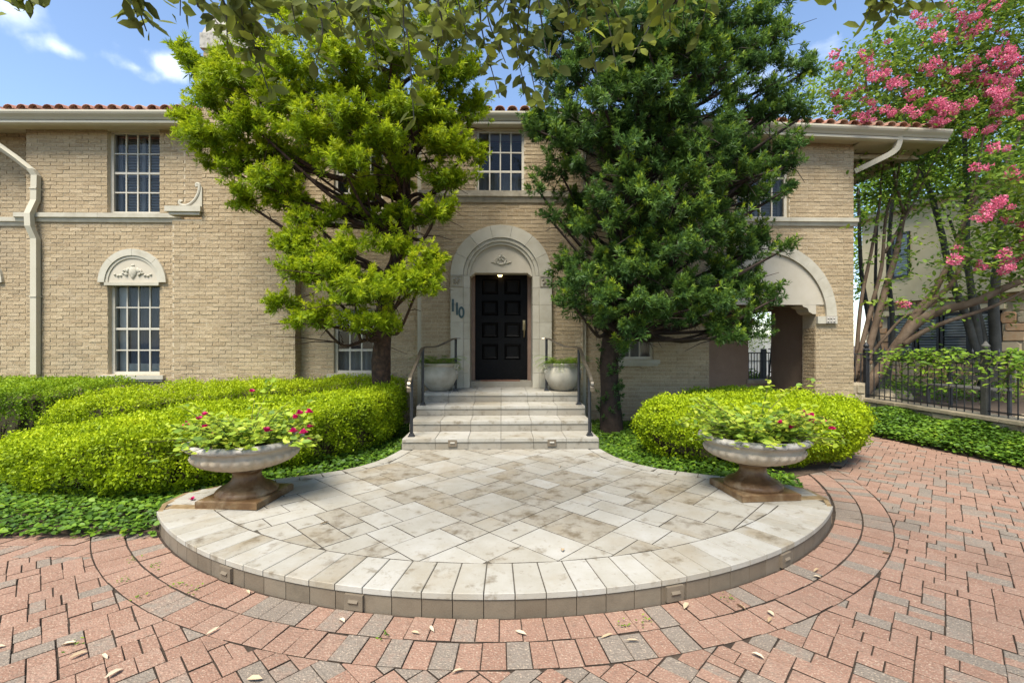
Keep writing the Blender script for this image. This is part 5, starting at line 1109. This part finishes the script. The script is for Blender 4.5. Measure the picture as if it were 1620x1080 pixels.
# vine draped over the fence
vn = empty('vine', (FX, 6, FT), 'leafy vine draped over the top of the iron fence', 'vine'); P = []; D = []; st = MB()
for i in range(95):
    y = rng.uniform(4.2, 7.9); p0 = np.array((FX+rng.normal()*.05, y, FT+rng.uniform(-.05, .08))); d = np.array((-rng.uniform(.0, .35), rng.normal()*.25, rng.uniform(-.1, .3))); 
    for t in np.linspace(0, 1, 8):
        q = p0+d*t+np.array((0, 0, -.38*t*t)); P += [q+rng.normal(size=3)*.03, q+rng.normal(size=3)*.03]; D += [(rng.normal(), rng.normal(), -.4), (rng.normal(), rng.normal(), -.2)]
    st.tube([p0, p0+d*.5-(0, 0, .1), p0+d-(0, 0, .38)], .004, 3)
n_ = len(P); leaves('foliage', np.array(P), np.array(D), unit(rdir(n_)*.5+(-.3, -.3, 1)), rng.uniform(.06, .1, n_), rng.uniform(.03, .045, n_), rng.beta(2, 2, n_), 'leaf_far', vn, wide=True); st.build('stem', 'twig', vn)
# ------------------------------------------------------------------ neighbour's house: side wall seen at a slant
nb = empty('neighbour_house', (13, 11, 0), 'neighbouring house of khaki stucco above rubble stone behind the iron fence', 'house')
n0, n1 = np.array((12.35, 15.2)), np.array((13.35, 9.2)); nl = np.linalg.norm(n1-n0); nd = (n1-n0)/nl; nn_ = np.array((nd[1], -nd[0])); nn_ = nn_ if nn_[0] < 0 else -nn_
def NP(u, z, d=0): p = n0+nd*u+nn_*d; return (p[0], p[1], z)
def nbox(name, u0, u1, z0, z1, d0, d1, m, parent=nb, tone=.5):
    V = [NP(u0, z0, d0), NP(u1, z0, d0), NP(u1, z0, d1), NP(u0, z0, d1), NP(u0, z1, d0), NP(u1, z1, d0), NP(u1, z1, d1), NP(u0, z1, d1)]; return mk(name, V, BF, m, parent, tone=tone)
def nu(px, py=500):       # where the pixel column meets the wall line
    d = ray(px, py)[:2]; A = np.array([[d[0], -nd[0]], [d[1], -nd[1]]]); s = np.linalg.solve(A, n0-CAMP[:2]); return s[1], s[0]
def nz(px, py): u, t = nu(px, py); return CAMZ+t*(HOR-py)/FPX
ZB = nz(1480, 473); ZB2 = nz(1480, 486)
wt = nz(1480, 500); wb = nz(1480, 566); wins = [(nu(a)[0], nu(b)[0]) for a, b in ((1409, 1443), (1452, 1482), (1492, 1529), (1536, 1576))]
ue = nl
nbox('wall', 0, ue, -.1, ZB, -.4, -.05, 'mortar'); nbox('wall', 0, ue, ZB, 5.6, -.4, .12, 'neighbour_stucco')
nbox('wall', -.01, .02, -.1, 5.6, -6, -.06, 'neighbour_stucco')
for u in (.9, 2.4, 4.0, 5.2): nbox('stucco_joint', u-.008, u+.008, ZB+.1, 5.5, .12, .122, 'stone_dark')
nbox('band', wins[0][0]-.3, wins[-1][1]+.2, ZB2-.17, ZB2-.02, -.05, .05, 'neighbour_stucco')
inw = lambda u, z: (wins[0][0]-.15 < u < wins[-1][1]+.1 and wb-.1 < z < ZB2)
rubble(stones(0, ue, 0, ZB-.01, .42, .26, lambda u, z, d: NP(u, z, -.05+d), .035, inw), 'neighbour_stone', nb)
nbox('window_bay', wins[0][0]-.13, wins[-1][1]+.1, wb-.08, ZB2-.2, -.06, -.03, 'dark_room')
def nwin(u0, u1, z0, z1, d0):
    f_ = .06; w_ = nbox('window', u0-f_, u0, z0-f_, z1+f_, d0-.02, d0+.05, 'iron')
    for (a, b, c_, e) in ((u1, u1+f_, z0-f_, z1+f_), (u0, u1, z0-f_, z0), (u0, u1, z1, z1+f_), (u0, u1, (z0+z1)/2-.02, (z0+z1)/2+.02)): nbox('frame', a, b, c_, e, d0-.02, d0+.05, 'iron', w_)
    k = int((z1-z0)/.075)
    for i in range(k): z = z0+(z1-z0)*i/k; nbox('slat', u0+.01, u1-.01, z+.008, z+.06, d0-.012, d0+.004, 'blind_white', w_)
    mk('pane', [NP(u0, z0, d0+.03), NP(u1, z0, d0+.03), NP(u1, z1, d0+.03), NP(u0, z1, d0+.03)], [(0,1,2,3)], 'glass', w_)
for a, b in wins: nwin(a, b, wb, wt, -.03)
ua, ub = nu(1419, 400)[0], nu(1442, 400)[0]; nwin(ua, ub, nz(1430, 436), nz(1430, 372), .12)
nbox('eave', -.5, ue, 5.6, 5.75, -6, .35, 'soffit_paint'); V = [NP(-.6, 5.76, .45), NP(ue, 5.76, .45), NP(ue, 6.8, -3), NP(-.6, 6.8, -3)]; mk('roof', V, [(0,1,2,3)], 'bark_grey', nb)
# garden ground behind the fence
tag(mk('garden_ground', [(7.05,-1,.3),(12.6,-1,.3),(12.6,22,.3),(7.05,22,.3)], [(0,1,2,3)], 'soil'), kind='structure')
# ------------------------------------------------------------------ trees on the right
def stems(lst, parent, m, rscale=1, seg=8, name='trunk'):
    for k, (pl, r0, r1) in enumerate(lst):
        P = smoothpts([W(x, y, Y) for x, y, Y in pl], 6); 
        if pl[0][1] > 600: P[0][2] = min(P[0][2], .25)
        o = MB(); o.tube(P, np.linspace(r0, r1, len(P))*rscale, seg); o.build(name, m, parent, True)
cm = empty('crepe_myrtle_tree', (6.6, 8.75, .1), 'crepe myrtle with smooth tan stems and pink blossoms leaning over the iron fence', 'tree')
MY = [([(1350,655,8.75),(1372,612,8.7),(1400,575,8.6),(1440,520,8.4),(1480,495,8.2),(1540,478,7.9),(1590,455,7.7),(1680,420,7.4)], .125, .05), ([(1418,552,8.5),(1440,510,8.5),(1470,480,8.5),(1505,450,8.4),(1525,415,8.4),(1560,400,8.2),(1620,380,8.0)], .07, .02), ([(1425,548,8.5),(1445,500,8.6),(1478,460,8.6),(1500,420,8.6),(1520,390,8.6),(1525,350,8.6),(1550,305,8.5),(1590,260,8.5),(1630,180,8.4)], .06, .025),
 ([(1352,620,8.9),(1372,560,8.95),(1400,460,9.0),(1418,400,9.0),(1430,340,9.0),(1450,280,9.0),(1470,225,9.0),(1500,100,9.0)], .075, .02), ([(1352,600,8.9),(1365,540,9.0),(1380,480,9.0),(1395,420,9.0),(1402,340,9.0),(1420,280,9.0),(1430,200,9.0)], .05, .015), ([(1354,580,9.1),(1362,480,9.1),(1378,400,9.1),(1392,320,9.1),(1398,260,9.1),(1440,120,9.0)], .04, .012),
 ([(1360,590,8.8),(1380,558,8.7),(1420,510,8.5),(1440,495,8.4)], .04, .015), ([(1430,545,8.4),(1460,525,8.2),(1500,508,8.0),(1570,485,7.8),(1630,455,7.6)], .05, .02), ([(1400,400,9.0),(1440,330,8.9),(1480,250,8.7),(1530,150,8.5),(1560,60,8.4)], .03, .01), ([(1430,340,9),(1400,220,8.8),(1370,130,8.6),(1380,60,8.6)], .03, .01), ([(1500,420,8.6),(1540,300,8.4),(1560,200,8.3),(1600,80,8.3)], .03, .01)]
stems(MY, cm, 'bark_myrtle')
def cloud(regions, size, asp, m, parent, name, zsq=1.0, tb=(2, 2)):
    """leaves scattered in little sprays through pixel polygons (x, y) x depth range"""
    P = []; D = []; T = []
    for poly, n, y0, y1, spray in regions:
        poly = np.array(poly, float); lo, hi = poly.min(0), poly.max(0); Q = rng.random((n*4, 2))*(hi-lo)+lo; Q = Q[sdpoly(Q, poly) < 0][:n]
        for q in Q:
            c = W(q[0], q[1], rng.uniform(y0, y1)); d = unit(rng.normal(size=3)*(1, 1, .5)); t0 = rng.beta(*tb)
            for k in range(spray): P.append(c+d*.05*k*size/.05+rng.normal(size=3)*size*.25); a = rng.normal(size=3)*(1, 1, .6)+d*.4; D.append(a); T.append(np.clip(t0+rng.normal()*.12, 0, 1))
    n_ = len(P); L = size*rng.uniform(.7, 1.25, n_); return leaves(name, np.array(P), np.array(D), unit(rdir(n_)*.7+(0, -.2, 1)), L, L*asp, np.array(T), m, parent, wide=True, fold=.12)
BP1 = [(1290,150),(1345,90),(1400,60),(1480,15),(1560,-30),(1700,-60),(1700,185),(1620,195),(1560,215),(1490,205),(1420,195),(1340,190)]; BP2 = [(1560,240),(1640,225),(1700,260),(1700,420),(1600,430),(1550,450),(1530,420),(1545,370),(1570,320)]
cloud([(BP1, 2500, 7.9, 9.6, 7), (BP2, 650, 7.0, 8.4, 7), ([(1360,350),(1480,330),(1620,400),(1620,520),(1560,470),(1480,500),(1400,520)], 150, 7.6, 8.8, 7), ([(1300,180),(1500,215),(1600,240),(1540,330),(1400,330),(1360,280)], 520, 8.3, 9.6, 7)], .095, .5, 'leaf_myrtle', cm, 'crown')
bm2 = []                                 # blossom panicles: a few meshes shared by all the clusters
for v in range(5):
    n_ = 90; d = unit(rng.normal(size=(n_, 3))); p = d*np.array((.105, .105, .085))*rng.uniform(.4, 1, (n_, 1)); a = d+rdir(n_)*.8
    ob = leaves('blossom_cluster', p, a, rdir(n_), rng.uniform(.026, .045, n_), rng.uniform(.024, .04, n_), rng.beta(1.6, 1.6, n_), 'petal_pink', cm, wide=True, fold=.4); bm2.append(ob.data); bpy.data.objects.remove(ob)
nbl = 0; pos = []
for poly, n_, y0, y1 in ((BP1, 225, 7.4, 8.4), (BP2, 56, 6.8, 7.4)):
    pg = np.array(poly, float); lo, hi = pg.min(0), pg.max(0); c_ = 0
    while c_ < n_:
        q = rng.random(2)*(hi-lo)+lo
        if sdpoly(q[None], pg)[0] > 0: continue
        for g in range(rng.integers(1, 4)): pos.append((q[0]+rng.normal()*11, q[1]+rng.normal()*8, rng.uniform(y0, y1))); c_ += 1
pos += [(1488,199,7.75),(1478,197,7.75),(1500,196,7.75),(1425,487,8.0),(1518,398,7.6),(1512,396,7.6),(1545,420,7.4),(1555,430,7.4),(1562,425,7.4),(1592,428,7.4),(1510,120,7.5),(1400,180,7.6),(1385,178,7.6),(1415,182,7.6),(1440,180,7.6)]
for (x, y, Y) in pos[:298]:
    o = bpy.data.objects.new('blossom_cluster', bm2[nbl % 5]); link(o, cm, W(x, y, Y)); o.rotation_euler = (rng.uniform(-.6, .6), rng.uniform(-.6, .6), rng.uniform(0, 6.28)); k = rng.uniform(.4, .95); o.scale = (k, k, k*rng.uniform(.8, 1.3)); nbl += 1
def darktree(name, label, base, lst, regions, size, grp=None):
    t = empty(name, base, label, 'tree', grp); stems(lst, t, 'bark_grey', .8); cloud(regions, size, .6, 'leaf_far', t, 'crown', tb=(2, 1.8)); return t
darktree('shade_tree', 'leaning grey multi-trunk shade tree rising before the neighbouring windows', (8.9, 9.0, .3), [([(1560,640,9.2),(1545,560,9.2),(1528,500,9.3),(1505,440,9.4),(1490,370,9.5),(1470,300,9.6),(1440,220,9.8),(1420,150,10)], .11, .04), ([(1558,620,9.2),(1548,540,9.2),(1538,470,9.3),(1530,400,9.4),(1530,320,9.5),(1525,200,9.6)], .1, .05), ([(1570,640,9.2),(1575,560,9.2),(1572,480,9.2),(1580,400,9.2),(1590,300,9.2)], .13, .08), ([(1568,600,9.2),(1556,530,9.3),(1542,470,9.4),(1520,400,9.5),(1500,340,9.5)], .08, .03)],
 [([(1370,310),(1420,210),(1520,190),(1700,230),(1700,320),(1600,330),(1480,310)], 330, 9, 11.5, 7), ([(1360,200),(1700,100),(1700,250),(1400,300)], 650, 9.5, 12, 6)], .075)
darktree('shade_tree', 'slender dark-barked tree standing behind the stone pier of the fence', (7.6, 10.5, .3), [([(1395,640,10.5),(1385,560,10.5),(1372,490,10.6),(1362,420,10.8),(1358,300,11)], .09, .04), ([(1402,620,10.5),(1412,520,10.5),(1406,440,10.6),(1408,360,10.7),(1420,250,10.8)], .08, .04), ([(1400,620,10.5),(1388,520,10.5),(1385,440,10.6),(1388,340,10.7)], .06, .03)],
 [([(1350,210),(1500,200),(1520,300),(1420,340),(1350,380)], 480, 10.5, 13, 7), ([(1270,120),(1330,100),(1380,190),(1290,190)], 120, 10.5, 13, 6)], .08)
bgt = [('tall leafy tree behind the neighbouring house', [(1350,200),(1500,120),(1750,100),(1750,420),(1600,380),(1500,430),(1352,470)], 4200, 17, 21, (12, 19, 0), 1500), ('leafy garden tree behind the porch', [(1120,455),(1270,470),(1270,525),(1225,535),(1180,560),(1120,540)], 450, 14.5, 16.5, (7.5, 15.5, 0), 1190)]
for lab, pg, n_, y0, y1, bs, px in bgt:
    t = empty('background_tree', bs, lab, 'tree'); o = MB(); o.tube([(bs[0], bs[1], -.1), (bs[0], bs[1], 2.2), (bs[0]+.3, bs[1], 5)], [.2, .16, .08], 8); o.build('trunk', 'bark_grey', t); cloud([(pg, n_, y0, y1, 6)], .19 if n_ > 1000 else .09, .6, 'leaf_far', t, 'crown', tb=(2.2, 1.5))
gc = cloud([([(1395,600),(1620,585),(1620,660),(1400,635)], 900, 8.6, 11.5, 4)], .07, .6, 'leaf_ivy', None, 'ground_cover'); tag(gc, 'dark leafy ground cover behind the iron fence', 'ground cover', kind='stuff')
# iron garden bench and boulders behind the fence
bn = empty('garden_bench', (7.9, 7.6, .3), 'dark iron garden bench behind the picket fence', 'bench')
for k in range(5): box('slat', 7.65+k*.09, 7.72+k*.09, 7.0, 8.1, .72, .745, 'bark_grey', bn)
for k in range(3): box('slat', 8.1, 8.12, 7.0, 8.1, .85+k*.13, .92+k*.13, 'bark_grey', bn)
for y in (7.05, 8.0):
    for x in (7.66, 8.07): box('leg', x, x+.04, y, y+.04, .29, .72 if x < 8 else 1.25, 'iron', bn)
for i, (x, y, s_) in enumerate(((7.6,8.9,.35),(8.3,9.3,.3),(7.5,6.3,.25))):
    V, F = lathe([(.001, 0), (1, .1), (1.1, .5), (.8, .95), (.4, 1.15), (.001, 1.2)], 10, None, 0, 0, 0); V = np.array(V)*s_*.7; V += .12*s_*noise3(V, 9, i)[:, None]+np.array((x, y, .25)); o = mk('boulder', V, F, 'retaining_stone', None, True, .3); tag(o, ['large rough boulder behind the stone pier of the fence', 'rough boulder below the neighbouring windows', 'smaller rough boulder beside the iron garden bench'][i], 'boulder')
# ------------------------------------------------------------------ courtyard seen through the porch opening
gw = empty('courtyard_wall', (7, 16.5, 0), 'white rendered courtyard wall seen through the porch opening', 'wall'); box('wall', 4.5, 11, 16.4, 16.6, 0, 1.75, 'white_wall', gw); box('coping', 4.45, 11, 16.36, 16.64, 1.75, 1.8, 'white_wall', gw); box('panel', 4.5, 11, 16.38, 16.398, .85, .88, 'shutter_grey', gw)
pt = tag(mk('courtyard', [(4,10.4,.02),(9,10.4,.02),(9,16.4,.02),(4,16.4,.02)], [(0,1,2,3)], 'step_riser'), kind='structure')
gt = empty('courtyard_fence', (6.3, 11.6, 0), 'black iron fence with square posts seen through the porch opening', 'fence')
x0, x1 = W(1175, 560, 11.6)[0], W(1262, 560, 11.6)[0]; zt_ = W(1220, 559, 11.6)[2]
for x in np.arange(x0, x1, .075): box('picket', x-.008, x+.008, 11.59, 11.606, .02, zt_, 'iron', gt)
for z in (zt_, .25): box('rail', x0, x1, 11.585, 11.612, z, z+.03, 'iron', gt)
x = W(1208, 560, 11.6)[0]; box('post', x-.05, x+.05, 11.55, 11.65, .02, zt_+.12, 'iron', gt)
lc = empty('garden_arch', (6.7, 12.4, 0), 'narrow arched black iron trellis beyond the courtyard fence', 'trellis'); a, b = W(1229, 560, 12.4)[0], W(1248, 560, 12.4)[0]; zt2 = W(1240, 540, 12.4)[2]; r = (b-a)/2
for dd in (0, .25):
    o = MB(); o.tube([(a-.12, 12.4+dd, .02), (a, 12.4+dd, zt2-r)]+[((a+b)/2-r*math.cos(t), 12.4+dd, zt2-r+r*1.2*math.sin(t)) for t in np.linspace(.2, math.pi-.2, 9)]+[(b, 12.4+dd, zt2-r), (b+.06, 12.4+dd, .02)], .022, 6); o.build('arch', 'iron', lc)
for z in np.arange(.35, zt2-r, .32): box('rung', a-.08, b+.04, 12.38, 12.68, z, z+.03, 'iron', lc)
br = box('blue_rail', W(1232, 552, 13)[0], W(1275, 552, 13)[0], 13, 13.06, W(1240, 554, 13)[2], W(1240, 551, 13)[2], 'blue_paint', lc)
bx = empty('potted_shrub', (5.7, 12.6, 0), 'low green shrub beyond the courtyard fence', 'shrub'); cloud([([(1178,588),(1208,590),(1208,612),(1178,612)], 160, 12.4, 13, 4)], .07, .6, 'leaf_far', bx, 'foliage'); box('stem', 5.98, 6.02, 12.6, 12.64, 0, .3, 'bark_grey', bx)
# ------------------------------------------------------------------ litter: fallen leaves, weeds in the joints, a stray petal
def ground_at(px, py):
    p = G(px, py, TZ+.003)
    if abs(p[0]) < 2.6 and math.hypot(p[0], p[1]-6) < R0-.03 and p[1] < 5.7: return p
    return G(px, py, .004)
lv = [(10,1022),(95,1022),(140,1030),(170,1043),(195,1058),(395,940),(545,985),(650,1000),(815,998),(950,1010),(325,1005),(390,1075),(1002,945),(1012,1014),(1082,964),(1180,965),(1215,985),(1210,1043),(1225,975),(1300,915),(1287,905),(1395,875),(735,1060),(505,830),(890,868),(885,740),(680,990)]
for i, (x, y) in enumerate(lv):
    p = ground_at(x, y); a = rng.uniform(0, 6.28); n_ = 1
    o = leaves('fallen_leaf', np.array([p+(0, 0, .004)]), np.array([(math.cos(a), math.sin(a), .08)]), np.array([(rng.normal()*.25, rng.normal()*.25, 1.)]), rng.uniform(.045, .075), rng.uniform(.014, .028), [rng.random()], 'leaf_dry', None, wide=True, fold=.35); tag(o, 'small dry curled leaf fallen on the '+('pale stone terrace' if p[2] > .05 else 'brick paving'), 'leaf', 'dry leaves fallen on the '+('terrace' if p[2] > .05 else 'brick paving'))
wd = [(120,852),(190,852),(240,830),(212,887),(250,895),(196,920),(222,945),(287,925),(305,935),(118,1022),(608,1008),(1020,985),(985,990),(1152,947)]
for i, (x, y) in enumerate(wd):
    p = G(x, y, 0); n_ = 10; a = rng.uniform(0, 6.28, n_); o = leaves('weed', p+np.c_[rng.normal(size=(n_, 2))*.022, rng.uniform(.002, .02, n_)], np.stack([np.cos(a), np.sin(a), rng.uniform(.1, .6, n_)], 1), np.tile((0, 0, 1.), (n_, 1))+rdir(n_)*.3, rng.uniform(.01, .022, n_), rng.uniform(.007, .012, n_), rng.random(n_), 'leaf_far', None, wide=True); tag(o, 'tiny green weed sprouting in a joint of the brick paving', 'weed', 'weeds in the paving joints')
p = G(304, 791, TZ+.004); o = flower('fallen_flower', p+np.array((0, 0, .004)), .03, None); tag(o, 'magenta flower fallen on the terrace beside the urn', 'flower')
